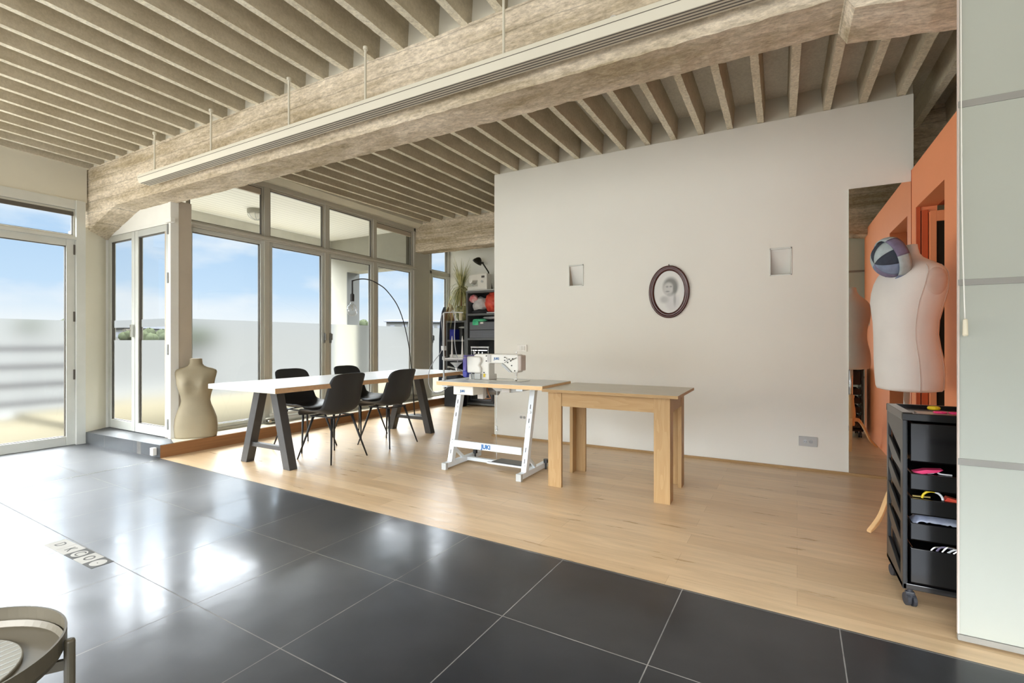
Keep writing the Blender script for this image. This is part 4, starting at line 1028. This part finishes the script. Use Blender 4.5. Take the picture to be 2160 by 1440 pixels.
for x, y in ((X0 + .028, Y0 + .02), (X1 - .03, Y0 + .02), (X0 + .028, Y1 - .03), (X1 - .03, Y1 - .03)):
    cs = MB().tube([(x, y, .05), (x, y, .10)], .010, 12).box(x - .017, x + .017, y - .012, y + .012, .03, .062).build('castor', 'rubber', tr, bevel=.005)
    MB().disc((x - .010, y, .026), (1, .25, 0), .026, .013, 20).disc((x + .010, y, .026), (1, .25, 0), .026, .013, 20).build('wheel', 'rubber', cs)
def thing(mb, name, m, label, cat_, group=None, **k): return tag(mb.build(name, m, **k), label, cat_, group)
thing(MB().box(.53, .64, 2.70, 2.80, .820, .826), 'ruler_card', 'linen_seam', 'patterned rectangular card lying on the top tray of the trolley', 'card')
thing(MB().tube([(.605 + .016 * math.cos(t * .5236), 2.83 + .016 * math.sin(t * .5236), .840) for t in range(13)], .008, 8), 'thread_spool', 'yellow_tape', 'small yellow ring-shaped spool on the top tray of the trolley', 'spool')
sc = root('scissors', (.62, 2.70, .820), 'pink-handled scissors on the top tray of the trolley', 'scissors')
for cx in (.595, .645):
    MB().tube([(cx + .020 * math.cos(t * .5236), 2.685 + .015 * math.sin(t * .5236), .838) for t in range(13)], .0045, 8).build('handle', 'pink_handle', sc)
MB().bar((.615, 2.695, .838), (.63, 2.80, .829), .014, .003).bar((.63, 2.695, .840), (.618, 2.80, .831), .014, .003).build('blade', 'steel', sc)
thing(MB().box(.665, .70, 2.67, 2.70, .820, .850), 'label_box', 'paper_white', 'small white box beside the scissors on the trolley', 'box')
thing(MB().prism([(.50, .578), (.54, .592), (.60, .598), (.58, .585), (.53, .574)], 1, 2.66, 2.70), 'zip_bundle', 'pink_handle', 'bright pink zip lying in the second tray of the trolley', 'zip')
thing(MB().tube(cat([(.55, 2.67, .578), (.57, 2.67, .582), (.58, 2.675, .592), (.59, 2.67, .58), (.63, 2.67, .578)]), .0035, 8), 'white_cord', 'white_tape', 'white twisted cord in the second tray of the trolley', 'cord')
thing(MB().tube([(.566 + .034 * math.cos(t * math.pi / 14), 2.668, .47 + .032 * math.sin(t * math.pi / 14)) for t in range(6, 15)], .0045, 8), 'tape_measure', 'yellow_tape', 'yellow arc of a tape measure rising out of the third tray of the trolley', 'tape')
thing(MB().tube([(.566 + .034 * math.cos(t * math.pi / 14), 2.668, .47 + .032 * math.sin(t * math.pi / 14)) for t in range(0, 7)], .0045, 8), 'tape_measure', 'white_tape', 'white arc of a tape measure in the third tray of the trolley', 'tape')
thing(MB().prism([(.50, .476), (.56, .478), (.56, .472), (.50, .47)], 1, 2.67, 2.68), 'pencil', 'brass', 'ochre pencil lying in the third tray of the trolley', 'pencil')
thing(MB().prism([(.605, .468), (.615, .484), (.66, .474), (.68, .465)], 1, 2.665, 2.70), 'red_ribbon', 'red_plastic', 'dark red ribbon in the third tray of the trolley', 'ribbon')
thing(MB().grid(lambda u, v: (.495 + .22 * u, 2.66 + .10 * v, .35 + .045 * math.sin(min(1, u * 6) * 1.57) * (1 - .25 * u) * math.sin((.15 + .8 * v) * 3.14159) + .008 * noise.noise(Vector((u * 20, v * 8, 0)))), 26, 10), 'plastic_bag', 'clear_bag', 'crumpled translucent plastic bag in the fourth tray of the trolley', 'bag', smooth=True, solid=.003)
for k in range(5):
    thing(MB().tube(cat([(.56 + k * .018, 2.662, .252), (.575 + k * .02, 2.664, .268 + .004 * (k % 3)), (.61 + k * .016, 2.667, .272)]), .0035, 6), 'hair_clip', ['steel', 'denim_violet', 'steel', 'white_tape', 'steel'][k], ['leftmost curved steel clip in the bottom tray of the trolley', 'violet-grey curved clip second from left in the bottom trolley tray', 'middle curved steel clip in the bottom tray of the trolley', 'white curved clip in the bottom tray of the trolley', 'curved steel clip nearest the blind in the bottom trolley tray'][k], 'clip', 'metal clips in the bottom tray')

# ------------------------------------------------------------------ roman blind at the right
rb = root('roman_blind', (1.3, 2.40, .01), 'floor-length pale roman blind with grey batten bands at the right edge', 'blind')
BX0, BX1, BY = .592, 2.3, 2.435
MB().box(BX0, BX1, BY, BY + .006, .03, 3.085).build('cloth', 'blind_cloth', rb)
for z0, z1 in ((-.0, .028), (.672, .697), (1.352, 1.375), (2.026, 2.052), (2.70, 2.726)):
    MB().box(BX0 - .001, BX1, BY - .004, BY + .010, max(.006, z0), z1).build('batten', 'batten_grey', rb, bevel=.001)
MB().box(BX0, BX1, BY - .005, BY + .012, 3.06, 3.10).build('headrail', 'white_paint', rb)
MB().box(BX0 - .002, BX0 + .003, BY - .003, BY + .009, .03, 3.085).build('edge_tape', 'linen_seam', rb)
cd = root('blind_cord', (.607, 2.41, 1.17), 'white pull cord with a pale handle hanging in front of the roman blind', 'cord')
MB().tube(cat([(.596, 2.42, 3.06), (.597, 2.42, 2.2), (.599, 2.415, 1.6), (.6055, 2.41, 1.22)]), .0022, 8).build('string', 'machine_white', cd, smooth=True)
MB().lathe([(.003, 0), (.007, -.004), (.0085, -.06), (.006, -.065)], (.6065, 2.41, 1.225), 12).build('pull_handle', 'candle_wax', cd, smooth=False)

# ------------------------------------------------------------------ things on the white wall
mr = root('wall_mirror', (.71, 5.0, .04), 'tall frameless mirror fixed to the white wall beside the orange wall', 'mirror')
MB().box(.51, .927, 5.000, 5.0118, .0235, 2.437).build('mirror_glass', 'mirror_glass', mr)
MB().box(.512, .925, 5.0118, 5.013, .025, 2.435).build('backing', 'black_plastic', mr)
for i, (a, b, c, d) in enumerate(nich):
    n_ = root('recessed_light', ((a + b) / 2, 5.01, c), ['square recessed wall light with slanted reflector, left of the oval portrait', 'square recessed wall light with slanted reflector, right of the oval portrait'][i], 'light', 'recessed wall lights')
    m_ = MB(); m_.box(a, a + .008, 5.006, 5.05, c, d).box(b - .008, b, 5.006, 5.05, c, d).box(a, b, 5.006, 5.05, d - .014, d).box(a, b, 5.006, 5.05, c, c + .008)
    m_.build('trim_ring', 'frame_alu', n_, bevel=.001)
    MB().add([(a + .008, 5.02, d - .014), (b - .008, 5.02, d - .014), (b - .008, 5.115, c + .008), (a + .008, 5.115, c + .008)], [(0, 1, 2, 3)]).build('reflector', 'white_paint', n_, solid=.002)
    MB().box(a + .006, a + .009, 5.012, 5.12, c, d).box(b - .009, b - .006, 5.012, 5.12, c, d).build('housing', 'taupe_post', n_)
pf = root('oval_portrait', (-.975, 5.0, 1.637), 'dark wood oval frame with a faded portrait of a small child', 'picture')
def oval(rx, rz, y): return [(-.975 + rx * math.cos(t * math.pi / 32), y, 1.637 + rz * math.sin(t * math.pi / 32)) for t in range(64)]
m_ = MB(); rings = [oval(.197, .262, 5.010), oval(.198, .263, 4.992), oval(.188, .253, 4.982), oval(.176, .241, 4.986), oval(.172, .237, 4.990), oval(.164, .229, 4.984), oval(.156, .221, 4.988), oval(.147, .211, 4.998), oval(.146, .210, 5.006)]
for r_ in rings: m_.v += [Vector(v) for v in r_]
for i in range(len(rings) - 1):
    for k in range(64): m_.f.append((i * 64 + k, i * 64 + (k + 1) % 64, (i + 1) * 64 + (k + 1) % 64, (i + 1) * 64 + k))
m_.build('frame', 'oval_frame', pf, smooth=True)
pc = MB(); pc.v = [Vector(v) - Vector((-.975, 0, 1.637)) for v in oval(.150, .214, 5.003)]; pc.f = [tuple(range(64))]
pc = pc.build('portrait', 'portrait_paper'); pc.parent = pf; pc.location = (0, 5.003 - 5.0, 0)
pc.data.transform(Matrix.Translation(-Vector((sum(v.co.x for v in pc.data.vertices) / 64, sum(v.co.y for v in pc.data.vertices) / 64, sum(v.co.z for v in pc.data.vertices) / 64))))
MB().tube([(-.975, 5.0, 1.898), (-.975, 4.992, 1.912)], .004, 6).build('hook', 'black_metal', pf)
ls = root('light_switch', (-2.64, 5.0, 1.02), 'white double light switch above the sewing machine head', 'switch')
MB().box(-2.70, -2.578, 4.999, 5.013, 1.022, 1.102).build('plate', 'machine_white', ls, bevel=.002)
MB().box(-2.672, -2.637, 4.993, 5.0, 1.038, 1.086).box(-2.634, -2.60, 4.993, 5.0, 1.038, 1.086).build('rocker', 'white_paint', ls, bevel=.001)
for i, (a, b, c, d, m1, lab) in enumerate(((-2.695, -2.56, .218, .295, 'machine_white', 'white double wall socket low behind the sewing table leg'), (.144, .284, .215, .300, 'plastic_grey', 'grey double wall socket low on the white wall near the mirror'))):
    so = root('wall_socket', ((a + b) / 2, 5.0, c), lab, 'socket', 'double wall sockets')
    MB().box(a, b, 5.0, 5.013, c, d).build('plate', m1, so, bevel=.002)
    for s in (-1, 1):
        cx = (a + b) / 2 + s * .021; cz = (c + d) / 2
        MB().disc((cx, 4.9985, cz), (0, 1, 0), .019, .004, 24).build('outlet', m1, so)
        MB().disc((cx, 4.9962, cz), (0, 1, 0), .0165, .002, 24).build('recess', 'hinge_steel', so)
        MB().disc((cx - .007, 4.995, cz), (0, 1, 0), .003, .002, 8).disc((cx + .007, 4.995, cz), (0, 1, 0), .003, .002, 8).build('hole', 'black_gap', so)
osw = root('light_switch', (.92, 2.9, 1.35), 'small white switch on the orange wall', 'switch')
MB().box(.92, .93, 2.86, 2.93, 1.33, 1.45).build('plate', 'machine_white', osw, bevel=.002)
# socket block on the step
ss = root('wall_socket', (-5.40, 2.465, .03), 'small white box socket on the black tiled step', 'socket')
MB().box(-5.42, -5.365, 2.435, 2.472, .022, .095).build('plate', 'machine_white', ss, bevel=.003)

# ------------------------------------------------------------------ hanging linear light
ll = root('linear_light', (-2.3, 2.34, 2.64), 'very long off-white linear ceiling luminaire hung on rods along the concrete beam', 'light')
MB().prism([(2.285, 2.712), (2.285, 2.680), (2.30, 2.640), (2.395, 2.640), (2.40, 2.712)], 0, -5.32, 1.2).build('housing', 'cream_paint', ll, bevel=.002)
m_ = MB()
for k in range(4):
    y = 2.306 + k * .022; m_.box(-5.30, 1.18, y, y + .006, 2.638, 2.642)
m_.box(-5.30, 1.18, 2.2835, 2.2855, 2.683, 2.686)
m_.build('groove', 'frame_dark', ll)
hk = root('eye_hook', (-.76, 2.455, 2.80), 'small white eye hook screwed into the face of the concrete beam above the long light', 'hook')
MB().tube([(-.76 + .016 * math.cos(t * .5236), 2.452, 2.816 + .014 * math.sin(t * .5236)) for t in range(13)], .004, 8).tube([(-.76, 2.455, 2.802), (-.76, 2.47, 2.795)], .005, 8).build('ring', 'pale_stone', hk)
for x in (-5.12, -4.20, -3.19, -2.41, -1.35, -.44, .5):
    MB().tube([(x, 2.34, 2.71), (x, 2.34, 3.10)], .008, 10).lathe([(.016, 0), (.016, .02)], (x, 2.34, 3.075)).build('rod', 'cream_paint', ll)

# ------------------------------------------------------------------ shelving corner
YS = 7.18
bs = root('bookcase', (-4.45, 7.4, 0), 'tall black open bookcase full of bags and boxes, half hidden by the white wall', 'bookcase')
BXa, BXb, YB = -4.92, -4.00, 7.56
m_ = MB(); m_.box(BXa, BXa + .035, YS, YB, 0, 2.035).box(BXb - .035, BXb, YS, YB, 0, 2.035); m_.build('side_panel', 'shelf_grey', bs)
MB().box(BXa, BXb, YB - .01, YB, 0, 2.03).build('back_panel', 'shelf_black', bs)
for z in (.02, .36, .76, 1.165, 1.60, 2.0): MB().box(BXa + .035, BXb - .035, YS, YB - .01, z, z + .035).build('shelf', 'shelf_grey', bs)
MB().box(BXa - .0, BXb, YS - .004, YB, 2.035, 2.05).build('top_board', 'plastic_grey', bs)
sb = root('bookcase', (-5.15, 7.4, 0), 'lower black bookcase beside the tall one, with a plant on top', 'bookcase')
m_ = MB(); m_.box(-5.37, -5.335, YS, YB, 0, 1.52).box(-4.96, -4.925, YS, YB, 0, 1.52); m_.build('side_panel', 'shelf_grey', sb)
MB().box(-5.37, -4.925, YB - .01, YB, 0, 1.52).build('back_panel', 'shelf_black', sb)
for z in (.02, .38, .78, 1.14, 1.485): MB().box(-5.335, -4.96, YS, YB - .01, z, z + .03).build('shelf', 'shelf_grey', sb)
# plant
pl = root('potted_plant', (-5.095, 7.32, 1.52), 'spiky drooping yellow-green plant in a glazed pot on the lower bookcase', 'plant')
MB().lathe([(.075, 0), (.10, .04), (.125, .14), (.135, .25), (.125, .265), (.115, .26), (.112, .23)], (-5.095, 7.32, 1.52), 24).build('pot', 'pot_glaze', pl, smooth=True)
MB().tube([(-5.12, 7.32, 1.74), (-5.125, 7.32, 1.95), (-5.11, 7.31, 2.12)], .02, 8).build('stem', 'brown_leather', pl)
rnd = random.Random(3); mA, mB_ = MB(), MB()
for k in range(290):
    a = rnd.uniform(0, 6.283); L = rnd.uniform(.32, .58); up = rnd.uniform(-.1, 1.0) if k % 4 else rnd.uniform(.8, 1.3); z0 = rnd.uniform(2.02, 2.14)
    d = Vector((math.cos(a), math.sin(a), 0)); c = Vector((-5.11, 7.31, z0)); n_ = Vector((-d.y, d.x, 0)); mbk = mB_ if k % 3 == 0 else mA; b = len(mbk.v); pts = []
    droop = rnd.uniform(1.2, 2.6) if up < .8 else .4
    for i in range(6):
        t = i / 5; hr = L * (.62 * t) * (1.0 if up < .8 else .5); hz = L * (up * t - droop * t * t * .62)
        w = .0095 * (1 - t) + .0005; p = c + d * hr + Vector((0, 0, hz)); p.y = min(p.y, 7.585); p.x = min(p.x, -4.945) if p.z < 2.08 else p.x; mbk.v += [p + n_ * w, p - n_ * w]
    for i in range(5): mbk.f.append((b + 2 * i, b + 2 * i + 1, b + 2 * i + 3, b + 2 * i + 2))
tag(mA.build('foliage', 'plant_green', pl, solid=.0015), kind='stuff'); tag(mB_.build('foliage', 'plant_dark', pl, solid=.0015), kind='stuff')
thing(MB().lathe([(.033, 0), (.033, .145), (.03, .148)], (-5.06, YS + .04, 1.52), 20), 'pillar_candle', 'candle_wax', 'cream pillar candle beside the plant pot on the lower bookcase', 'candle')
thing(MB().loft([((-5.28, 7.27, 1.515), .03, .04), ((-5.29, 7.27, 1.62), .04, .05), ((-5.31, 7.27, 1.76), .035, .045), ((-5.33, 7.26, 1.83), .02, .03)], 16), 'leather_shoe', 'brown_leather', 'brown shoe standing on end beside the plant pot', 'shoe', smooth=True)
# domestic sewing machine on the bookcase
dm = root('sewing_machine', (-4.67, 7.30, 2.05), 'small white domestic sewing machine on top of the tall bookcase', 'sewing machine')
m_ = MB().prism([(-4.91, 2.05), (-4.50, 2.05), (-4.50, 2.34), (-4.60, 2.345), (-4.88, 2.325), (-4.885, 2.20), (-4.86, 2.17), (-4.82, 2.185), (-4.80, 2.23), (-4.70, 2.225), (-4.695, 2.125), (-4.91, 2.12)], 1, 7.21, 7.37)
m_.build('body', 'machine_white', dm, bevel=.012)
MB().box(-4.61, -4.55, 7.202, 7.212, 2.265, 2.30).build('display', 'frame_dark', dm)
MB().disc((-4.60, 7.205, 2.20), (0, 1, 0), .022, .014).build('dial', 'plastic_grey', dm)
MB().tube([(-4.85, 7.29, 2.18), (-4.85, 7.29, 2.125)], .006, 8).box(-4.87, -4.83, 7.26, 7.30, 2.12, 2.126).build('needle_bar', 'steel', dm)
lp = root('desk_lamp', (-4.60, 7.45, 2.05), 'dark green articulated desk lamp rising behind the domestic sewing machine', 'lamp')
MB().lathe([(.09, 0), (.09, .02), (.02, .03)], (-4.55, 7.47, 2.05), 24).build('base', 'lamp_green', lp)
MB().tube([(-4.55, 7.47, 2.07), (-4.62, 7.45, 2.40), (-4.725, 7.43, 2.56)], .013, 10).disc((-4.73, 7.43, 2.565), (0, 1, 0), .02, .03).build('arm', 'lamp_green', lp)
sh_ = MB().lathe([(.015, .11), (.03, .10), (.05, .085), (.085, .03), (.092, 0), (.088, 0), (.08, .03), (.045, .08)], (0, 0, 0), 24, cap=False)
sh_.xform(Matrix.Translation((-4.84, 7.41, 2.575)) @ Matrix.Rotation(R(38), 4, 'Y')).build('lamp_shade', 'lamp_green', lp, smooth=True)
l2 = root('desk_lamp', (-4.33, 7.32, 2.05), 'brass desk lamp cut off by the edge of the white wall on the tall bookcase', 'lamp')
MB().tube([(-4.24, 7.32, 2.05), (-4.26, 7.32, 2.35), (-4.30, 7.32, 2.42)], .010, 8).tube([(-4.36, 7.32, 2.50), (-4.29, 7.30, 2.60)], .014, 8).build('arm', 'lamp_green', l2)
MB().lathe([(.085, 0), (.06, .02), (.03, .06), (.01, .08)], (-4.30, 7.32, 2.41), 20).lathe([(.07, 0), (.07, .012)], (-4.24, 7.32, 2.05)).build('lamp_shade', 'brass', l2)
def bag(c, s, seed, p=3.0):
    def fn(u, v):
        a, b = u * math.pi, v * 6.2832; d = Vector((math.sin(a) * math.cos(b), math.sin(a) * math.sin(b), math.cos(a)))
        k = 1 + .22 * noise.noise(d * 2.2 + Vector((seed, 0, 0))) + .08 * noise.noise(d * 7 + Vector((0, seed, 0)))
        return Vector(c) + Vector((d.x * s[0], d.y * s[1], d.z * s[2])) * k
    return MB().grid(fn, 18, 24)
thing(bag((-4.70, 7.31, 1.80), (.15, .10, .13), 2), 'plastic_bag', 'white_bag', 'crumpled white plastic bag on the upper shelf of the tall bookcase', 'bag', smooth=True)
thing(bag((-4.80, 7.24, 1.90), (.09, .05, .07), 5), 'plastic_bag', 'pink_red', 'small red and white bag on the upper shelf of the tall bookcase', 'bag', smooth=True)
thing(bag((-4.42, 7.28, 1.83), (.15, .10, .17), 9), 'plastic_bag', 'red_plastic', 'bulging red plastic bag on the upper shelf beside the white wall', 'bag', smooth=True)
thing(bag((-4.66, 7.26, 1.665), (.17, .08, .045), 12), 'folded_cloth', 'dark_cloth', 'dark folded cloth under the bags on the upper shelf', 'cloth', smooth=True)
thing(MB().box(-4.50, -4.30, 7.20, 7.5, 1.636, 1.652), 'paper_stack', 'paper_white', 'white sheets under the red bag on the upper shelf', 'paper')
thing(bag((-4.50, 7.36, 1.56), (.16, .1, .03), 22), 'folded_cloth', 'white_bag', 'pale folded cloth at the back of the second shelf, above the grey drawers', 'cloth', smooth=True)
dr = root('drawer_box', (-4.60, 7.35, 1.20), 'two stacked grey ribbed plastic drawers on the second shelf', 'drawers')
MB().box(-4.865, -4.32, 7.22, 7.52, 1.20, 1.49).build('case', 'black_plastic', dr)
for z in (1.205, 1.350): 
    m_ = MB().box(-4.855, -4.33, 7.195, 7.23, z, z + .132)
    for k in range(4): m_.box(-4.84, -4.345, 7.188, 7.2, z + .018 + k * .03, z + .03 + k * .03)
    m_.build('drawer', 'crate_grey', dr, bevel=.003)
thing(bag((-4.66, 7.24, 1.515), (.14, .07, .03), 31), 'folded_cloth', 'green_cloth', 'bright green cloth draped over the grey drawers', 'cloth', smooth=True)
thing(MB().box(-4.78, -4.66, 7.178, 7.19, 1.43, 1.51).box(-4.78, -4.66, 7.178, 7.24, 1.50, 1.512), 'fabric_scrap', 'green_cloth', 'green fabric scrap hanging down the front of the grey drawers', 'cloth')
thing(MB().box(-4.62, -4.56, 7.182, 7.188, 1.452, 1.482), 'paper_label', 'paper_white', 'small white label on the upper grey drawer', 'label')
for k in range(6):
    thing(MB().lathe([(.014, 0), (.014, .05), (.006, .06), (.006, .075)], (-4.80 + k * .065, 7.26 + .02 * (k % 2), .795), 12), 'thread_cone', ['white_tape', 'steel', 'paper_white', 'plastic_grey', 'steel', 'white_tape'][k], '%s thread cone in the row on the third bookcase shelf' % ['leftmost white', 'second from left, metallic', 'third from left, white', 'fourth from left, grey', 'fifth from left, metallic', 'rightmost white'][k], 'spool', 'thread cones on the third shelf')
mg = root('spool_rack', (-4.66, 7.25, .79), 'white toothed rail over thread cones on the third shelf', 'rack')
m_ = MB().box(-4.85, -4.47, 7.22, 7.24, 1.035, 1.05)
for k in range(16): m_.box(-4.845 + k * .024, -4.835 + k * .024, 7.22, 7.24, 1.022, 1.036)
m_.build('rail', 'white_tape', mg); MB().box(-4.84, -4.83, 7.225, 7.235, .795, 1.035).build('upright', 'steel', mg); MB().box(-4.49, -4.48, 7.225, 7.235, .795, 1.035).build('upright', 'steel', mg)
for k, (x, w, h, mm, lab) in enumerate(((-4.84, .10, .22, 'blue_box', 'blue folder on the lower shelf of the tall bookcase'), (-4.73, .09, .20, 'paper_white', 'white folder beside the blue one on the lower shelf'), (-4.60, .14, .17, 'black_plastic', 'black box on the lower shelf of the tall bookcase'), (-4.44, .12, .21, 'crate_grey', 'grey box on the lower shelf next to the white wall'))):
    thing(MB().box(x, x + w, 7.22, 7.5, .40, .40 + h), 'storage_box', mm, lab, 'box', bevel=.003)
cr_ = root('plastic_crate', (-4.62, 7.3, .06), 'black plastic crate on the floor-level shelf under the sewing table', 'crate')
MB().box(-4.86, -4.36, 7.20, 7.5, .058, .30).build('body', 'black_plastic', cr_, bevel=.004)
m_ = MB().box(-4.83, -4.39, 7.188, 7.202, .27, .285).box(-4.83, -4.39, 7.188, 7.202, .10, .115).box(-4.83, -4.82, 7.188, 7.202, .10, .285).box(-4.40, -4.39, 7.188, 7.202, .10, .285)
m_.build('rim', 'crate_grey', cr_); MB().disc((-4.61, 7.195, .19), (0, 1, 0), .03, .01).build('emblem', 'shelf_grey', cr_)
# contents of low bookcase
thing(MB().box(-5.31, -5.20, 7.22, 7.5, 1.172, 1.36), 'storage_box', 'machine_deepblue', 'dark blue box in the upper cell of the lower bookcase', 'box')
thing(MB().lathe([(.05, 0), (.05, .20), (.045, .2)], (-5.08, 7.28, 1.172), 20), 'storage_tin', 'black_metal', 'dark round tin in the upper cell of the lower bookcase', 'tin')
thing(bag((-5.05, 7.25, 1.395), (.08, .03, .018), 41), 'folded_cloth', 'plastic_grey', 'pale cloth on the dark tin in the lower bookcase', 'cloth', smooth=True)
thing(MB().box(-5.31, -5.0, 7.22, 7.48, .812, .90), 'paper_stack', 'paper_white', 'stack of white papers in the middle cell of the lower bookcase', 'paper')
thing(MB().box(-5.30, -5.04, 7.22, 7.48, .412, .62), 'storage_box', 'blue_box', 'mid blue box low in the lower bookcase', 'box')
# coats hanging left of the low bookcase
for k, (x, m1, lab, zb, w) in enumerate(((-5.432, 'coat_grey', 'grey-brown long coat hanging beside the lower bookcase', .45, .036), (-5.525, 'coat_blue', 'dark blue-grey garment hanging behind the brown coat', .35, .036))):
    secs_ = [((x, 7.30, zb), w * 1.1, .13, 2.4), ((x + .01, 7.30, zb + .3), w, .12, 2.4), ((x, 7.30, 1.2), w * .85, .11, 2.2), ((x + .01, 7.30, 1.5), w * .7, .10, 2), ((x + .03, 7.30, 1.70), w * .5, .07, 2), ((x + .04, 7.30, 1.78), .02, .03, 2)]
    thing(MB().loft(secs_, 24), 'hanging_coat', m1, lab, 'coat', smooth=True)
bp_ = root('tote_bag', (-4.98, 6.95, 0), 'black sports bag with white trim on the floor in front of the lower bookcase', 'bag')
bag((-5.0, 7.0, .50), (.18, .12, .14), 55).build('body', 'dark_cloth', bp_, smooth=True)
MB().box(-5.18, -4.86, 6.88, 7.12, .0, .40).build('box_base', 'black_plastic', bp_, bevel=.01)
MB().box(-5.225, -5.185, 6.90, 7.08, .30, .60).build('side_panel', 'machine_white', bp_, bevel=.01)
bgb = root('fabric_rolls', (-4.95, 6.85, .60), 'grey and black fabric rolls lying at an angle beside the table end', 'fabric')
for k in range(3): MB().tube([(-5.05 + .03 * k, 6.80, .70 - .03 * k), (-4.72, 7.0 - .03 * k, .60 - .03 * k)], .018, 10).build('roll', ['plastic_grey', 'black_metal', 'pale_stone'][k], bgb)

# ------------------------------------------------------------------ tray table, lower left
tt = root('tray_table', (-1.43, .247, 0), 'round taupe metal tray table cut off by the lower left corner', 'table')
cx, cy, r0, zr = -1.43, .247, .218, .525
MB().lathe([(r0 - .004, zr), (r0, zr), (r0, zr - .032), (r0 - .006, zr - .045), (.02, zr - .045), (.02, zr - .042), (r0 - .010, zr - .042), (r0 - .004, zr - .030)], (cx, cy, 0), 64, cap=False).build('tray', 'tray_taupe', tt, smooth=False)
MB().lathe([(.150, zr - .042), (.150, zr - .037), (.148, zr - .036)], (cx, cy, 0), 48).build('mat', 'tray_leather', tt)
m_ = MB()
for k in range(-7, 8):
    x = k * .02; h = math.sqrt(max(0, .146 ** 2 - x * x)); m_.bar((cx + x, cy - h, zr - .0358), (cx + x + .001, cy + h, zr - .0358), .0015, .0012)
m_.build('mat_groove', 'plastic_grey', tt)
for a in (R(57), R(147), R(237), R(327)):
    px_, py_ = cx + math.cos(a) * (r0 + .0105), cy + math.sin(a) * (r0 + .0105)
    MB().tube([(px_, py_, 0), (px_, py_, zr - .014)], .0095, 16).lathe([(.0095, 0), (.0085, .003), (.005, .005)], (px_, py_, zr - .014), 16).build('leg', 'tray_taupe', tt)
    MB().bar((px_, py_, zr - .060), (cx + math.cos(a) * .12, cy + math.sin(a) * .12, zr - .060), .010, .020).build('bracket', 'tray_taupe', tt)
m_ = MB().tube([(cx + math.cos(t * math.pi / 24) * (r0 - .03), cy + math.sin(t * math.pi / 24) * (r0 - .03), zr - .060) for t in range(49)], .006, 8)
m_.build('ring', 'tray_taupe', tt)
# ------------------------------------------------------------------ sticker on tiles
sk = root('floor_sticker', (-3.315, 1.15, 0), 'worn white and grey lettered sticker strip on the black floor tiles', 'sticker')
xs_ = [-3.61, -3.46, -3.345, -3.235, -3.125, -3.02]
for k in range(5):
    MB().box(xs_[k], xs_[k + 1] - .002, 1.10, 1.195, .0002, .0012).build('square', 'sticker_pale' if k in (0, 1, 3) else 'sticker_grey', sk)
for k, w in ((2, .04), (4, .04)):
    MB().loft([(((xs_[k] + xs_[k + 1]) / 2, 1.147, .0012), w, .036), (((xs_[k] + xs_[k + 1]) / 2, 1.147, .0016), w, .036)], 28).build('oval', 'sticker_pale', sk)
for k, (t_, a) in enumerate((('D', 0), ('K', 0), ('C', 0), ('O', 0), ('-', 0))):
    text_part(t_, 'letter', 'sticker_grey', sk, ((xs_[k] + xs_[k + 1]) / 2, 1.147, .0018), (0, 0, 0), .07 if k != 4 else .04, 0, .0002)
